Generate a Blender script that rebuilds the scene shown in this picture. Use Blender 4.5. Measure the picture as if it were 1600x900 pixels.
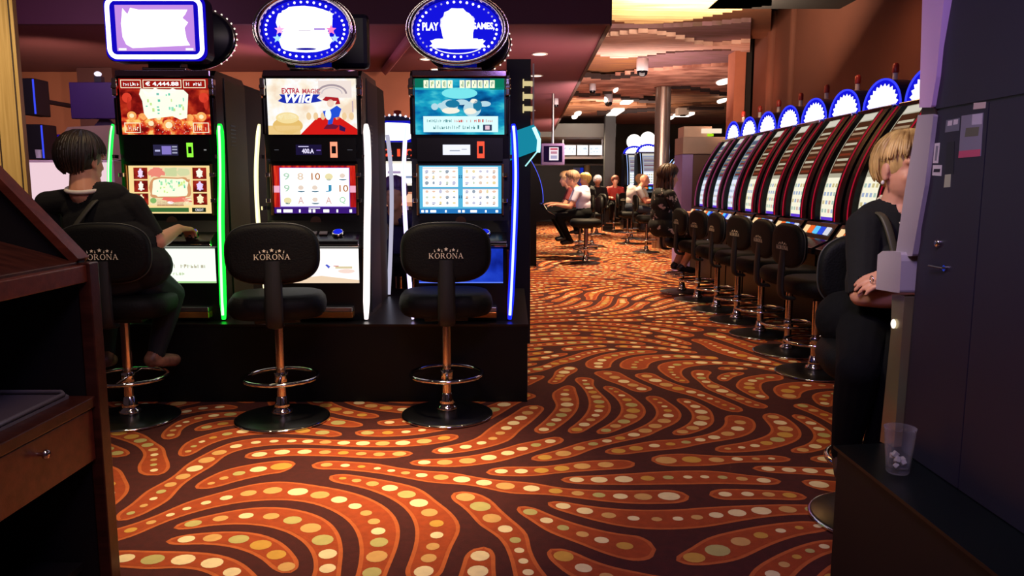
import bpy, bmesh, math, random
import numpy as np
from mathutils import Vector, Matrix, Euler
PI = math.pi
random.seed(7)
for o in list(bpy.data.objects):
    bpy.data.objects.remove(o)
scene = bpy.context.scene
C = scene.collection

# ------------------------------------------------------------------ camera
F_PX, EYE, PITCH = 1200.0, 1.2, math.atan(162 / 1200.0)
cam_data = bpy.data.cameras.new('camera')
cam_data.sensor_width = 36.0
cam_data.lens = 27.0
cam_data.clip_start = 0.05
cam = bpy.data.objects.new('camera', cam_data)
C.objects.link(cam)
cam.location = (0, 0, EYE)
cam.rotation_euler = (PI / 2 - PITCH, 0, 0)
scene.camera = cam
scene.view_settings.view_transform = 'Standard'
scene.view_settings.look = 'None'
scene.view_settings.exposure = 0.0
scene.view_settings.gamma = 1.0
scene.view_settings.use_curve_mapping = False

# ------------------------------------------------------------------ world and lights
world = bpy.data.worlds.new('world')
scene.world = world
world.use_nodes = True
bg = world.node_tree.nodes['Background']
bg.inputs[0].default_value = (0.30, 0.17, 0.20, 1)
bg.inputs[1].default_value = 0.09


def spot(loc, target, power, color=(1, .78, .5), angle=70, blend=.8, size=.08):
    l = bpy.data.lights.new('spot_light', 'SPOT')
    l.energy = power
    l.color = color
    l.spot_size = math.radians(angle)
    l.spot_blend = blend
    l.shadow_soft_size = size
    o = bpy.data.objects.new('spot_light', l)
    C.objects.link(o)
    o.location = loc
    o.rotation_euler = (Vector(target) - Vector(loc)).to_track_quat('-Z', 'Y').to_euler()
    return o


def area(loc, target, power, color, sx, sy=None):
    l = bpy.data.lights.new('area_light', 'AREA')
    l.energy = power
    l.color = color
    l.size = sx
    if sy:
        l.shape = 'RECTANGLE'
        l.size_y = sy
    o = bpy.data.objects.new('area_light', l)
    C.objects.link(o)
    o.location = loc
    o.rotation_euler = (Vector(target) - Vector(loc)).to_track_quat('-Z', 'Y').to_euler()
    return o


WARM = (1, .72, .42)
AMB = (1, .55, .30)
# downlights over the carpet
spot((-.72, 3.05, 3.2), (-.72, 3.05, 0), 560, WARM, 44, 1)
spot((-.55, 3.0, 3.2), (-.50, 3.12, 0), 230, WARM, 26, 1)
spot((.9, 3.6, 3.2), (.9, 4.1, 0), 85, WARM, 70, .9)
spot((-2.0, 3.0, 3.2), (-1.9, 3.4, 0), 70, WARM, 60, .9)
spot((.8, 6.2, 3.0), (.8, 6.2, 0), 210, WARM, 80, .9)
spot((1.2, 9.0, 2.9), (1.2, 9.0, 0), 470, WARM, 85, .9)
spot((1.5, 12.0, 2.9), (1.5, 12.0, 0), 900, WARM, 90, .9)
spot((1.8, 15.5, 2.9), (1.8, 15.5, 0), 1400, WARM, 95, .9)
spot((2.0, 20.0, 2.9), (2.0, 20.0, 0), 1500, WARM, 95, .9)
# lamps washing the walls and ceilings; the added fills have no fixture
spot((2.3, 6.4, 2.9), (3.3, 6.2, 1.9), 30, (1, .50, .26), 100, 1)
spot((2.6, 9.6, 1.9), (3.1, 10.4, 2.4), 60, (1, .5, .3), 100, 1)
area((1.75, 7.6, 2.50), (1.75, 8.0, 3.2), 88, (1, .80, .56), 1.3, .6)
area((1.7, 11.5, 1.95), (1.8, 12.5, 3.3), 75, (1, .76, .68), 1.6)  # uplight added in mid-air to brighten the relief ceiling
area((2.0, 17.5, 2.0), (2.0, 18.5, 3.3), 110, (1, .76, .62), 2.0)  # same added uplight for the far ceiling
spot((-.6, 8.0, 2.35), (-.7, 9.5, 1.7), 120, (1, .68, .50), 120, 1)
spot((-2.8, 7.4, 2.2), (-3.3, 9.3, 2.0), 150, (1, .66, .46), 100, 1)
spot((-4.5, 7.0, 2.0), (-4.9, 9.3, 1.9), 170, (1, .68, .46), 100, 1)
area((.4, 8.2, 1.9), (.1, 8.6, 2.6), 11, (1, .6, .6), 1.2)
area((-2.2, 8.2, 2.0), (-2.2, 7.6, 2.7), 9, (.9, .36, .6), 1.2)
spot((-3.2, 3.2, 2.9), (-3.3, 5.2, 1.6), 230, (1, .80, .50), 60, 1)
area((-3.6, 5.6, 2.5), (-3.6, 7.2, 1.5), 12, (.8, .5, .9), .6)  # added violet fill for the dark monitor corner
area((-.8, 1.6, 2.9), (-.9, 4.0, .8), 12, (1, .85, .72), .7)  # added key light from the camera side for the stool backs
# violet lamp on the big cabinet, then warm lamps for woman and console
area((.2, .6, 2.6), (1.4, 1.9, 1.2), 24, (.55, .42, 1), .6)
spot((-.3, 1.9, 2.7), (1.28, 2.6, .98), 120, (1, .84, .72), 24, .6, .15)  # warm key light added for the blonde woman, no fixture
area((-.1, 1.2, 2.7), (-1.2, 1.8, .7), 7, (1, .5, .32), .5)


# ------------------------------------------------------------------ image-to-place arithmetic used while measuring
def ray(u, v):
    cp, sp = math.cos(PITCH), math.sin(PITCH)
    return ((u - 800) / F_PX, cp + (450 - v) / F_PX * sp, -sp + (450 - v) / F_PX * cp)


def at(u, v, Y):
    a = ray(u, v)
    t = Y / a[1]
    return Vector((t * a[0], Y, EYE + t * a[2]))


def fl(u, v, Z=0.0):
    a = ray(u, v)
    t = (Z - EYE) / a[2]
    return Vector((t * a[0], t * a[1], Z))


def onx(u, v, X):
    a = ray(u, v)
    t = X / a[0]
    return Vector((X, t * a[1], EYE + t * a[2]))


# ------------------------------------------------------------------ materials
def lin(c):
    c = c / 255.0
    return c / 12.92 if c <= .04045 else ((c + .055) / 1.055) ** 2.4


def rgb(h):
    if isinstance(h, str):
        h = (int(h[0:2], 16), int(h[2:4], 16), int(h[4:6], 16))
    return (lin(h[0]), lin(h[1]), lin(h[2]), 1)


_m = {}


def mat(name, col, rough=.6, metal=0.0, var=0.0, vscale=6.0, bump=0.0, bscale=40.0, stretch=(1, 1, 1), col2=None, spec=.5, sheen=0.0):
    if name in _m:
        return _m[name]
    m = bpy.data.materials.new(name)
    m.use_nodes = True
    nt = m.node_tree
    b = nt.nodes['Principled BSDF']
    b.inputs['Base Color'].default_value = rgb(col)
    b.inputs['Roughness'].default_value = rough
    b.inputs['Metallic'].default_value = metal
    b.inputs['Specular IOR Level'].default_value = spec
    if sheen:
        b.inputs['Sheen Weight'].default_value = sheen
    tc = nt.nodes.new('ShaderNodeTexCoord')
    mp = nt.nodes.new('ShaderNodeMapping')
    mp.inputs['Scale'].default_value = stretch
    nt.links.new(tc.outputs['Object'], mp.inputs[0])
    n = nt.nodes.new('ShaderNodeTexNoise')
    n.inputs['Scale'].default_value = vscale
    n.inputs['Detail'].default_value = 5
    nt.links.new(mp.outputs[0], n.inputs[0])
    r = nt.nodes.new('ShaderNodeValToRGB')
    a = rgb(col)
    if col2:
        c2 = rgb(col2)
    else:
        k = 1 - (var or .08)
        c2 = (a[0] * k, a[1] * k, a[2] * k, 1)
    r.color_ramp.elements[0].position = .35
    r.color_ramp.elements[1].position = .65
    r.color_ramp.elements[0].color = c2
    r.color_ramp.elements[1].color = a
    nt.links.new(n.outputs[0], r.inputs[0])
    nt.links.new(r.outputs[0], b.inputs['Base Color'])
    if bump:
        n2 = nt.nodes.new('ShaderNodeTexNoise')
        n2.inputs['Scale'].default_value = bscale
        nt.links.new(mp.outputs[0], n2.inputs[0])
        bp = nt.nodes.new('ShaderNodeBump')
        bp.inputs['Strength'].default_value = bump
        bp.inputs['Distance'].default_value = .01
        nt.links.new(n2.outputs[0], bp.inputs['Height'])
        nt.links.new(bp.outputs[0], b.inputs['Normal'])
    _m[name] = m
    return m


def em(col, s=1.0):
    key = 'glow_%s_%g' % (col, s)
    if key in _m:
        return _m[key]
    m = bpy.data.materials.new(key)
    m.use_nodes = True
    nt = m.node_tree
    for n in list(nt.nodes):
        nt.nodes.remove(n)
    e = nt.nodes.new('ShaderNodeEmission')
    e.inputs[0].default_value = rgb(col)
    e.inputs[1].default_value = s
    o = nt.nodes.new('ShaderNodeOutputMaterial')
    nt.links.new(e.outputs[0], o.inputs[0])
    _m[key] = m
    return m


def emv(key, cols, s=1.0, scale=8.0, stretch=(1, 1, 1), kind='noise'):
    """lit artwork: a noise of colours that glows"""
    key = 'art_' + key
    if key in _m:
        return _m[key]
    m = bpy.data.materials.new(key)
    m.use_nodes = True
    nt = m.node_tree
    for n in list(nt.nodes):
        nt.nodes.remove(n)
    tc = nt.nodes.new('ShaderNodeTexCoord')
    mp = nt.nodes.new('ShaderNodeMapping')
    mp.inputs['Scale'].default_value = stretch
    nt.links.new(tc.outputs['Object'], mp.inputs[0])
    if kind == 'noise':
        n = nt.nodes.new('ShaderNodeTexNoise')
        n.inputs['Detail'].default_value = 6
        n.inputs['Scale'].default_value = scale
        src = n.outputs[0]
        lo, hi = .35, .65
    else:
        n = nt.nodes.new('ShaderNodeTexVoronoi')
        n.inputs['Scale'].default_value = scale
        sp = nt.nodes.new('ShaderNodeSeparateColor')
        nt.links.new(n.outputs['Color'], sp.inputs[0])
        src = sp.outputs[0]
        lo, hi = 0, 1
    nt.links.new(mp.outputs[0], n.inputs[0])
    r = nt.nodes.new('ShaderNodeValToRGB')
    el = r.color_ramp.elements
    while len(el) < len(cols):
        el.new(.5)
    for i, c in enumerate(cols):
        el[i].position = lo + (hi - lo) * i / (len(cols) - 1)
        el[i].color = rgb(c)
    nt.links.new(src, r.inputs[0])
    e = nt.nodes.new('ShaderNodeEmission')
    e.inputs[1].default_value = s
    nt.links.new(r.outputs[0], e.inputs[0])
    o = nt.nodes.new('ShaderNodeOutputMaterial')
    nt.links.new(e.outputs[0], o.inputs[0])
    _m[key] = m
    return m


def glass(name, col='ffffff', rough=.04):
    """thin clear glass: see-through face on, mirror-like and slightly milky towards its edges"""
    if name in _m:
        return _m[name]
    m = bpy.data.materials.new(name)
    m.use_nodes = True
    nt = m.node_tree
    b = nt.nodes['Principled BSDF']
    b.inputs['Base Color'].default_value = rgb('c8c8c4')
    b.inputs['Roughness'].default_value = .08
    tr = nt.nodes.new('ShaderNodeBsdfTransparent')
    lw = nt.nodes.new('ShaderNodeLayerWeight')
    lw.inputs[0].default_value = .22
    mr = nt.nodes.new('ShaderNodeMath')
    mr.operation = 'MULTIPLY_ADD'
    mr.inputs[1].default_value = .75
    mr.inputs[2].default_value = .02
    mr.use_clamp = True
    nt.links.new(lw.outputs['Facing'], mr.inputs[0])
    mx = nt.nodes.new('ShaderNodeMixShader')
    nt.links.new(mr.outputs[0], mx.inputs[0])
    nt.links.new(tr.outputs[0], mx.inputs[1])
    nt.links.new(b.outputs[0], mx.inputs[2])
    nt.links.new(mx.outputs[0], nt.nodes['Material Output'].inputs[0])
    _m[name] = m
    return m


def wood_mat(name, c1, c2, rough=.45, stretch=(1, 1, 14), scale=3.0, bump=.05):
    m = mat(name, c1, rough, 0, 0, scale, bump, 30, stretch, c2)
    return m


BLACK = mat('black_lacquer', '0b0b0d', .32, 0, .3)
BLACKG = mat('black_fin_gloss', '08080a', .4, 0, .3, spec=.18)
BLACKM = mat('black_matt_panel', '101014', .6, 0, .3, 12)
FABRIC = mat('black_vinyl_upholstery', '090a0a', .62, 0, .3, 20, .15, 120, spec=.22)
CHROME = mat('polished_chrome', 'e6e2dc', .09, 1.0, .05)
COPPER = mat('polished_tube', 'd9c3b0', .16, 1.0, .05)
STEEL = mat('brushed_steel', 'a8a6a8', .35, 1.0, .1, 4, 0, 40, (1, 1, 20))
GREYP = mat('silver_grey_plastic', 'a49aa6', .42, .25, .06)
GREYSIDE = mat('anthracite_sheet_metal', '2e2a3a', .5, .15, .12, 3)
GREYD = mat('dark_sheet_metal', '2a2630', .5, .15, .12, 3)


# ------------------------------------------------------------------ mesh builder
class MB:
    def __init__(s):
        s.v, s.f, s.mi, s.sm, s.mats = [], [], [], [], []

    def slot(s, m):
        if m not in s.mats:
            s.mats.append(m)
        return s.mats.index(m)

    def add(s, verts, faces, m, smooth=False, M=None):
        o = len(s.v)
        i = s.slot(m)
        for p in verts:
            p = Vector(p)
            if M is not None:
                p = M @ p
            s.v.append(p)
        for f in faces:
            s.f.append([o + k for k in f])
            s.mi.append(i)
            s.sm.append(smooth)
        return s

    def box(s, x0, x1, y0, y1, z0, z1, m, M=None):
        v = [(x0, y0, z0), (x1, y0, z0), (x1, y1, z0), (x0, y1, z0), (x0, y0, z1), (x1, y0, z1), (x1, y1, z1), (x0, y1, z1)]
        f = [(0, 3, 2, 1), (4, 5, 6, 7), (0, 1, 5, 4), (1, 2, 6, 5), (2, 3, 7, 6), (3, 0, 4, 7)]
        return s.add(v, f, m, False, M)

    def prism(s, poly, axis, a, b, m, M=None, smooth=False):
        """poly of 2D points extruded along an axis from a to b.  axis x: (y,z); y: (x,z); z: (x,y)"""
        def P(p, t):
            return {'x': (t, p[0], p[1]), 'y': (p[0], t, p[1]), 'z': (p[0], p[1], t)}[axis]
        n = len(poly)
        v = [P(p, a) for p in poly] + [P(p, b) for p in poly]
        s.add(v, [tuple(range(n))[::-1], tuple(range(n, 2 * n))], m, False, M)
        s.add(v, [(i, (i + 1) % n, n + (i + 1) % n, n + i) for i in range(n)], m, smooth, M)
        return s

    def lathe(s, prof, m, seg=24, M=None, sx=1, sy=1, smooth=True):
        v, f = [], []
        for r, z in prof:
            for k in range(seg):
                a = 2 * PI * k / seg
                v.append((r * math.cos(a) * sx, r * math.sin(a) * sy, z))
        for i in range(len(prof) - 1):
            for k in range(seg):
                k2 = (k + 1) % seg
                f.append((i * seg + k, i * seg + k2, (i + 1) * seg + k2, (i + 1) * seg + k))
        s.add(v, f, m, smooth, M)
        if prof[0][0] > 1e-5:
            s.add(v[:seg], [tuple(range(seg))[::-1]], m, False, M)
        if prof[-1][0] > 1e-5:
            s.add(v[-seg:], [tuple(range(seg))], m, False, M)
        return s

    def tube(s, pts, r, m, seg=8, closed=False, M=None, flat=1.0, caps=True):
        pts = [Vector(p) for p in pts]
        n = len(pts)
        rr = r if isinstance(r, (list, tuple)) else [r] * n
        v, f = [], []
        up = None
        for i, p in enumerate(pts):
            if closed:
                t = pts[(i + 1) % n] - pts[i - 1]
            else:
                t = pts[min(i + 1, n - 1)] - pts[max(i - 1, 0)]
            t = t.normalized() if t.length > 1e-9 else Vector((0, 0, 1))
            if up is None:
                up = Vector((0, 0, 1)) if abs(t.z) < .9 else Vector((1, 0, 0))
            a = t.cross(up)
            a = a.normalized()
            b = a.cross(t).normalized()
            up = b
            for k in range(seg):
                w = 2 * PI * k / seg
                v.append(p + a * math.cos(w) * rr[i] + b * math.sin(w) * rr[i] * flat)
        m_ = n if closed else n - 1
        for i in range(m_):
            j = (i + 1) % n
            for k in range(seg):
                k2 = (k + 1) % seg
                f.append((i * seg + k, i * seg + k2, j * seg + k2, j * seg + k))
        s.add(v, f, m, True, M)
        if caps and not closed:
            s.add(v[:seg], [tuple(range(seg))[::-1]], m, False, M)
            s.add(v[-seg:], [tuple(range(seg))], m, False, M)
        return s

    def ellipsoid(s, c, r, m, seg=16, rings=10, M=None, R=None):
        v, f = [], []
        for i in range(rings + 1):
            t = PI * i / rings
            for k in range(seg):
                a = 2 * PI * k / seg
                p = Vector((r[0] * math.sin(t) * math.cos(a), r[1] * math.sin(t) * math.sin(a), r[2] * math.cos(t)))
                if R is not None:
                    p = R @ p
                v.append(p + Vector(c))
        for i in range(rings):
            for k in range(seg):
                k2 = (k + 1) % seg
                f.append((i * seg + k, (i + 1) * seg + k, (i + 1) * seg + k2, i * seg + k2))
        return s.add(v, f, m, True, M)

    def capsule(s, a, ra, b, rb, m, seg=14):
        a, b = Vector(a), Vector(b)
        d = b - a
        L = d.length
        q = d.to_track_quat('Z', 'Y').to_matrix().to_4x4()
        q.translation = a
        prof = []
        for i in range(6):
            t = PI / 2 * i / 5
            prof.append((max(ra * math.sin(t), 1e-6), -ra * math.cos(t)))
        for i in range(6):
            t = PI / 2 * i / 5
            prof.append((max(rb * math.cos(t), 1e-6), L + rb * math.sin(t)))
        return s.lathe(prof, m, seg, q)

    def pad(s, w, h, t, m, n=3.0, edge=.02, wrap=0.0, M=None, seg=40, axis='y'):
        """cushion: superellipse outline w by h, thickness t, rounded edge"""
        def outl(inset):
            o = []
            for k in range(seg):
                a = 2 * PI * k / seg
                c, q = math.cos(a), math.sin(a)
                x = (abs(c) ** (2 / n)) * math.copysign(1, c) * (w / 2 - inset)
                z = (abs(q) ** (2 / n)) * math.copysign(1, q) * (h / 2 - inset)
                o.append((x, z))
            return o
        rings = [(w / 2 * .7, -t / 2 - .001), (w / 2 * .35, -t / 2 - .0005), (edge, -t / 2)]
        rings = [(min(w, h) / 2 * .6, -t / 2 - .002), (edge * 1.5, -t / 2 - .001)]
        for i in range(7):
            a = PI * i / 6
            rings.append((edge * (1 - math.sin(a)), -t / 2 * math.cos(a)))
        rings += [(edge * 1.5, t / 2 + .001), (min(w, h) / 2 * .6, t / 2 + .002)]
        v, f = [], []
        for ins, y in rings:
            for x, z in outl(ins):
                p = (x, y + wrap * x * x, z)
                if axis == 'z':
                    p = (x, z, y)
                v.append(p)
        for i in range(len(rings) - 1):
            for k in range(seg):
                k2 = (k + 1) % seg
                f.append((i * seg + k, i * seg + k2, (i + 1) * seg + k2, (i + 1) * seg + k))
        f.append(tuple(range(seg))[::-1])
        f.append(tuple(range((len(rings) - 1) * seg, len(rings) * seg)))
        return s.add(v, f, m, True, M)

    def build(s, name, parent=None, bevel=0.0, loc=None, recalc=True):
        me = bpy.data.meshes.new(name)
        me.from_pydata([tuple(p) for p in s.v], [], s.f)
        for m in s.mats:
            me.materials.append(m)
        me.polygons.foreach_set('material_index', s.mi)
        me.polygons.foreach_set('use_smooth', s.sm)
        if recalc:
            bm = bmesh.new()
            bm.from_mesh(me)
            bmesh.ops.recalc_face_normals(bm, faces=bm.faces)
            bm.to_mesh(me)
            bm.free()
        me.update()
        o = bpy.data.objects.new(name, me)
        C.objects.link(o)
        if parent is not None:
            o.parent = parent
        if loc is not None:
            o.location = loc
        if bevel:
            b = o.modifiers.new('edge', 'BEVEL')
            b.width = bevel
            b.segments = 2
            b.limit_method = 'ANGLE'
            b.angle_limit = math.radians(50)
        return o


def tag(o, label=None, cat=None, group=None, kind=None):
    if label:
        o['label'] = label
    if cat:
        o['category'] = cat
    if group:
        o['group'] = group
    if kind:
        o['kind'] = kind
    return o


def thing(name, label, cat, loc=(0, 0, 0), rz=0.0, group=None):
    o = bpy.data.objects.new(name, None)
    C.objects.link(o)
    o.empty_display_size = .1
    o.location = loc
    o.rotation_euler = (0, 0, rz)
    return tag(o, label, cat, group)


def struct(o):
    o['kind'] = 'structure'
    return o


CH = {}


def link_copy(o, parent=None):
    c = o.copy()
    C.objects.link(c)
    c.parent = parent
    for ch in [x for x in ALLCH(o)]:
        link_copy(ch, c)
    return c


def ALLCH(o):
    return list(o.children)


def dup(root, loc, rz, label, group=None):
    c = link_copy(root)
    c.location = loc
    c.rotation_euler = (0, 0, rz)
    c['label'] = label
    if group:
        c['group'] = group
    return c


# ------------------------------------------------------------------ flat lit pictures
_txt = {}


def text2d(s, bold=.0, shear=0.0):
    k = (s, bold, shear)
    if k in _txt:
        return _txt[k]
    cu = bpy.data.curves.new('t', 'FONT')
    cu.body = s
    cu.offset = bold
    cu.shear = shear
    cu.resolution_u = 3
    o = bpy.data.objects.new('t', cu)
    C.objects.link(o)
    dg = bpy.context.evaluated_depsgraph_get()
    me = bpy.data.meshes.new_from_object(o.evaluated_get(dg))
    vs = [(v.co.x, v.co.y) for v in me.vertices]
    fs = [tuple(p.vertices) for p in me.polygons]
    C.objects.unlink(o)
    bpy.data.objects.remove(o)
    bpy.data.curves.remove(cu)
    bpy.data.meshes.remove(me)
    xs = [a for a, b in vs]
    ys = [b for a, b in vs]
    x0, x1, y0, y1 = min(xs), max(xs), min(ys), max(ys)
    vs = [((a - x0) / (x1 - x0), (b - y0) / (y1 - y0)) for a, b in vs]
    _txt[k] = (vs, fs)
    return _txt[k]


class Pic:
    """flat picture in a plane: origin o (lower left), ux and uy edge vectors, layers stacked along the normal"""

    def __init__(s, o, ux, uy, back=None, thick=.004, step=.0004):
        s.o, s.ux, s.uy = Vector(o), Vector(ux), Vector(uy)
        s.n = s.ux.cross(s.uy).normalized()
        s.k = 0
        s.mb = MB()
        s.step = step
        s.asp = s.ux.length / s.uy.length
        if back is not None:
            a, b, c, d = s.o, s.o + s.ux, s.o + s.ux + s.uy, s.o + s.uy
            q = [a, b, c, d]
            t = s.n * thick
            s.mb.add([p - t for p in q] + q, [(0, 3, 2, 1), (4, 5, 6, 7), (0, 1, 5, 4), (1, 2, 6, 5), (2, 3, 7, 6), (3, 0, 4, 7)], back)

    def P(s, u, v):
        return s.o + s.ux * u + s.uy * v + s.n * (s.k * s.step)

    def up(s):
        s.k += 1
        return s

    def poly(s, pts, m, faces=None):
        s.mb.add([s.P(*p) for p in pts], faces or [tuple(range(len(pts)))], m)
        return s

    def rect(s, u0, v0, u1, v1, m):
        return s.poly([(u0, v0), (u1, v0), (u1, v1), (u0, v1)], m)

    def ell(s, u, v, ru, rv, m, n=16, a0=0.0, a1=2 * PI):
        pts = [(u + ru * math.cos(a0 + (a1 - a0) * i / n), v + rv * math.sin(a0 + (a1 - a0) * i / n)) for i in range(n if a1 - a0 > 6.2 else n + 1)]
        return s.poly(pts, m)

    def ring(s, u, v, ru, rv, w, m, n=28, a0=0.0, a1=2 * PI):
        wu = w / s.asp
        pts = []
        for i in range(n + 1):
            a = a0 + (a1 - a0) * i / n
            pts.append((u + ru * math.cos(a), v + rv * math.sin(a)))
            pts.append((u + (ru - wu) * math.cos(a), v + (rv - w) * math.sin(a)))
        return s.poly(pts, m, [(2 * i, 2 * i + 2, 2 * i + 3, 2 * i + 1) for i in range(n)])

    def star(s, u, v, r, m, n=5, inner=.45, rot=PI / 2):
        pts = []
        for i in range(2 * n):
            a = rot + PI * i / n
            q = r if i % 2 == 0 else r * inner
            pts.append((u + q * math.cos(a) / s.asp, v + q * math.sin(a)))
        c = [(u, v)] + pts
        return s.poly(c, m, [(0, i + 1, (i + 1) % (2 * n) + 1) for i in range(2 * n)])

    def text(s, t, u0, v0, u1, v1, m, bold=0.0, shear=0.0):
        vs, fs = text2d(t, bold, shear)
        return s.poly([(u0 + (u1 - u0) * a, v0 + (v1 - v0) * b) for a, b in vs], m, fs)

    def line(s, p, q, w, m):
        a = Vector((p[0] * s.asp, p[1]))
        b = Vector((q[0] * s.asp, q[1]))
        d = (b - a).normalized()
        n = Vector((-d.y, d.x)) * w / 2
        pts = [a + n, b + n, b - n, a - n]
        return s.poly([(x.x / s.asp, x.y) for x in pts], m)

    def build(s, name, parent=None):
        return s.mb.build(name, parent, recalc=False)

# ================================================================== carpet
CARP_BASE = mat('carpet_maroon', '4c150c', .95, 0, .25, 30, .3, 300)
CARP_RIM = mat('carpet_orange_rim', 'c8642a', .95, 0, .15, 30, .3, 300)
CARP_IN = mat('carpet_burnt_orange', 'ac4614', .95, 0, .2, 30, .3, 300)
DOTS = [mat('carpet_dot_cream', 'f4e0a8', .95, 0, .1, 30), mat('carpet_dot_sand', 'd9a860', .95, 0, .1, 30),
        mat('carpet_dot_yellow', 'd2a040', .95, 0, .1, 30), mat('carpet_dot_olive', 'bfb56c', .95, 0, .1, 30)]


def carpet():
    rnd = random.Random(11)
    D = .165

    def ang(x, y):
        a = 1.15 * math.sin(1.9 * x + 1.1 * math.sin(1.3 * y + .6) + .4) + 1.2 * math.sin(1.7 * y - 1.2 * math.sin(1.5 * x) + 1.3) \
            + .5 * math.sin(3.1 * x + 2.3 * y)
        k = min(1, max(0, (y - 3.6) / 2.5))
        return a * (1 - .45 * k) + .1
    grid = {}

    def key(x, y):
        return (int(math.floor(x / D)), int(math.floor(y / D)))

    def near(x, y, r, ex):
        cx, cy = key(x, y)
        r2 = r * r
        for i in (-1, 0, 1):
            for j in (-1, 0, 1):
                for (px, py, lid) in grid.get((cx + i, cy + j), ()):
                    if lid != ex and (px - x) ** 2 + (py - y) ** 2 < r2:
                        return True
        return False

    def inside(x, y):
        if y < .7 or y > 26 or x < -3.4 or x > 4.6:
            return False
        if x < -.05 and 4.3 < y:
            return False
        if y > 9 and x < .1:
            return False
        return abs(x) < .72 * y + .3
    lines = []
    seeds = [(0, 2.5)]
    st = .035
    lid = 0
    later = []
    for _ in range(6000):
        later.append((rnd.uniform(-3.2, 4.4), .8 + 25 * rnd.random() ** 1.7))
    qi = 0
    while qi < 160000:
        if qi >= len(seeds):
            if not later:
                break
            seeds.append(later.pop())
        x0, y0 = seeds[qi]
        qi += 1
        if not inside(x0, y0) or near(x0, y0, D * .86, -1):
            continue
        lid += 1
        lim = rnd.uniform(.5, 2.2) / 2
        halves = []
        for sg in (1, -1):
            x, y = x0, y0
            L = 0
            pts = []
            while L < lim:
                a = ang(x, y)
                xm, ym = x + sg * st / 2 * math.cos(a), y + sg * st / 2 * math.sin(a)
                a = ang(xm, ym)
                x += sg * st * math.cos(a)
                y += sg * st * math.sin(a)
                if not inside(x, y) or near(x, y, D * .68, lid):
                    break
                pts.append((x, y))
                L += st
            halves.append(pts)
        pts = halves[1][::-1] + [(x0, y0)] + halves[0]
        if len(pts) < 5:
            continue
        for p in pts:
            grid.setdefault(key(*p), []).append((p[0], p[1], lid))
        for k in range(0, len(pts), 5):
            x, y = pts[k]
            a = ang(x, y)
            for sg in (1, -1):
                seeds.append((x - sg * math.sin(a) * D, y + sg * math.cos(a) * D))
        # long gap beyond the two ends, for the next lobe in the chain
        for (p, q) in ((pts[0], pts[1]), (pts[-1], pts[-2])):
            seeds.append((p[0] + (p[0] - q[0]) * 6, p[1] + (p[1] - q[1]) * 6))
        lines.append((lid, pts))
    mb = MB()
    mb.box(-7, 8, -1.5, 28, -.05, 0, CARP_BASE)
    WMAX, GAP = .098, .052

    def side_room(x, y, nx, ny, ex):
        """free distance to the nearest other lobe on the side (nx, ny)"""
        best = .5
        cx, cy = key(x, y)
        for i in range(-2, 3):
            for j in range(-2, 3):
                for (px, py, lid2) in grid.get((cx + i, cy + j), ()):
                    if lid2 == ex:
                        continue
                    dx, dy = px - x, py - y
                    s_ = dx * nx + dy * ny
                    if s_ <= 0:
                        continue
                    d = math.hypot(dx, dy)
                    if s_ > .5 * d and d < best:
                        best = d
        return best
    for lid_, pts in lines:
        n = len(pts)
        L = (n - 1) * st
        big = rnd.random() < .5
        far = pts[n // 2][1] > 9
        A = [ang(x, y) for x, y in pts]
        wl, wr = [], []
        for (x, y), a in zip(pts, A):
            nx, ny = -math.sin(a), math.cos(a)
            wl.append(min(WMAX, max(.04, side_room(x, y, nx, ny, lid_) / 2 - GAP / 2)))
            wr.append(min(WMAX, max(.04, side_room(x, y, -nx, -ny, lid_) / 2 - GAP / 2)))
        for _ in range(3):
            wl = [(wl[max(i - 1, 0)] + wl[i] * 2 + wl[min(i + 1, n - 1)]) / 4 for i in range(n)]
            wr = [(wr[max(i - 1, 0)] + wr[i] * 2 + wr[min(i + 1, n - 1)]) / 4 for i in range(n)]
        # extend both ends by a round cap
        e = .085
        fine = .014 if not far else .04
        N = max(6, int((L + e) / fine))

        def samp(s):
            k = min(max(s / st, 0), n - 1)
            i = min(int(k), n - 2)
            f_ = k - i
            x = pts[i][0] * (1 - f_) + pts[i + 1][0] * f_
            y = pts[i][1] * (1 - f_) + pts[i + 1][1] * f_
            a = A[i] * (1 - f_) + A[i + 1] * f_
            if s < 0 or s > L:
                ov = s if s < 0 else s - L
                x += ov * math.cos(a)
                y += ov * math.sin(a)
            return x, y, a, wl[i] * (1 - f_) + wl[i + 1] * f_, wr[i] * (1 - f_) + wr[i + 1] * f_
        c0 = .03
        for ins, z, m in ((0, .0006, CARP_RIM), (.014, .0012, CARP_IN)):
            v, f = [], []
            for i in range(N + 1):
                s_ = -c0 + (L + 2 * c0) * i / N
                x, y, a, q1, q2 = samp(s_)
                de = min(s_ + c0, L + c0 - s_) - ins
                k = 1.0
                if de < e:
                    k = math.sqrt(max(0.0, 1 - (1 - max(de, 0) / e) ** 2))
                q1, q2 = max(.001, (q1 - ins) * k), max(.001, (q2 - ins) * k)
                v.append((x - math.sin(a) * q1, y + math.cos(a) * q1, z))
                v.append((x + math.sin(a) * q2, y - math.cos(a) * q2, z))
            for i in range(N):
                f.append((2 * i, 2 * i + 1, 2 * i + 3, 2 * i + 2))
            mb.add(v, f, m)
        s = .035
        ph = rnd.uniform(0, 6)
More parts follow.
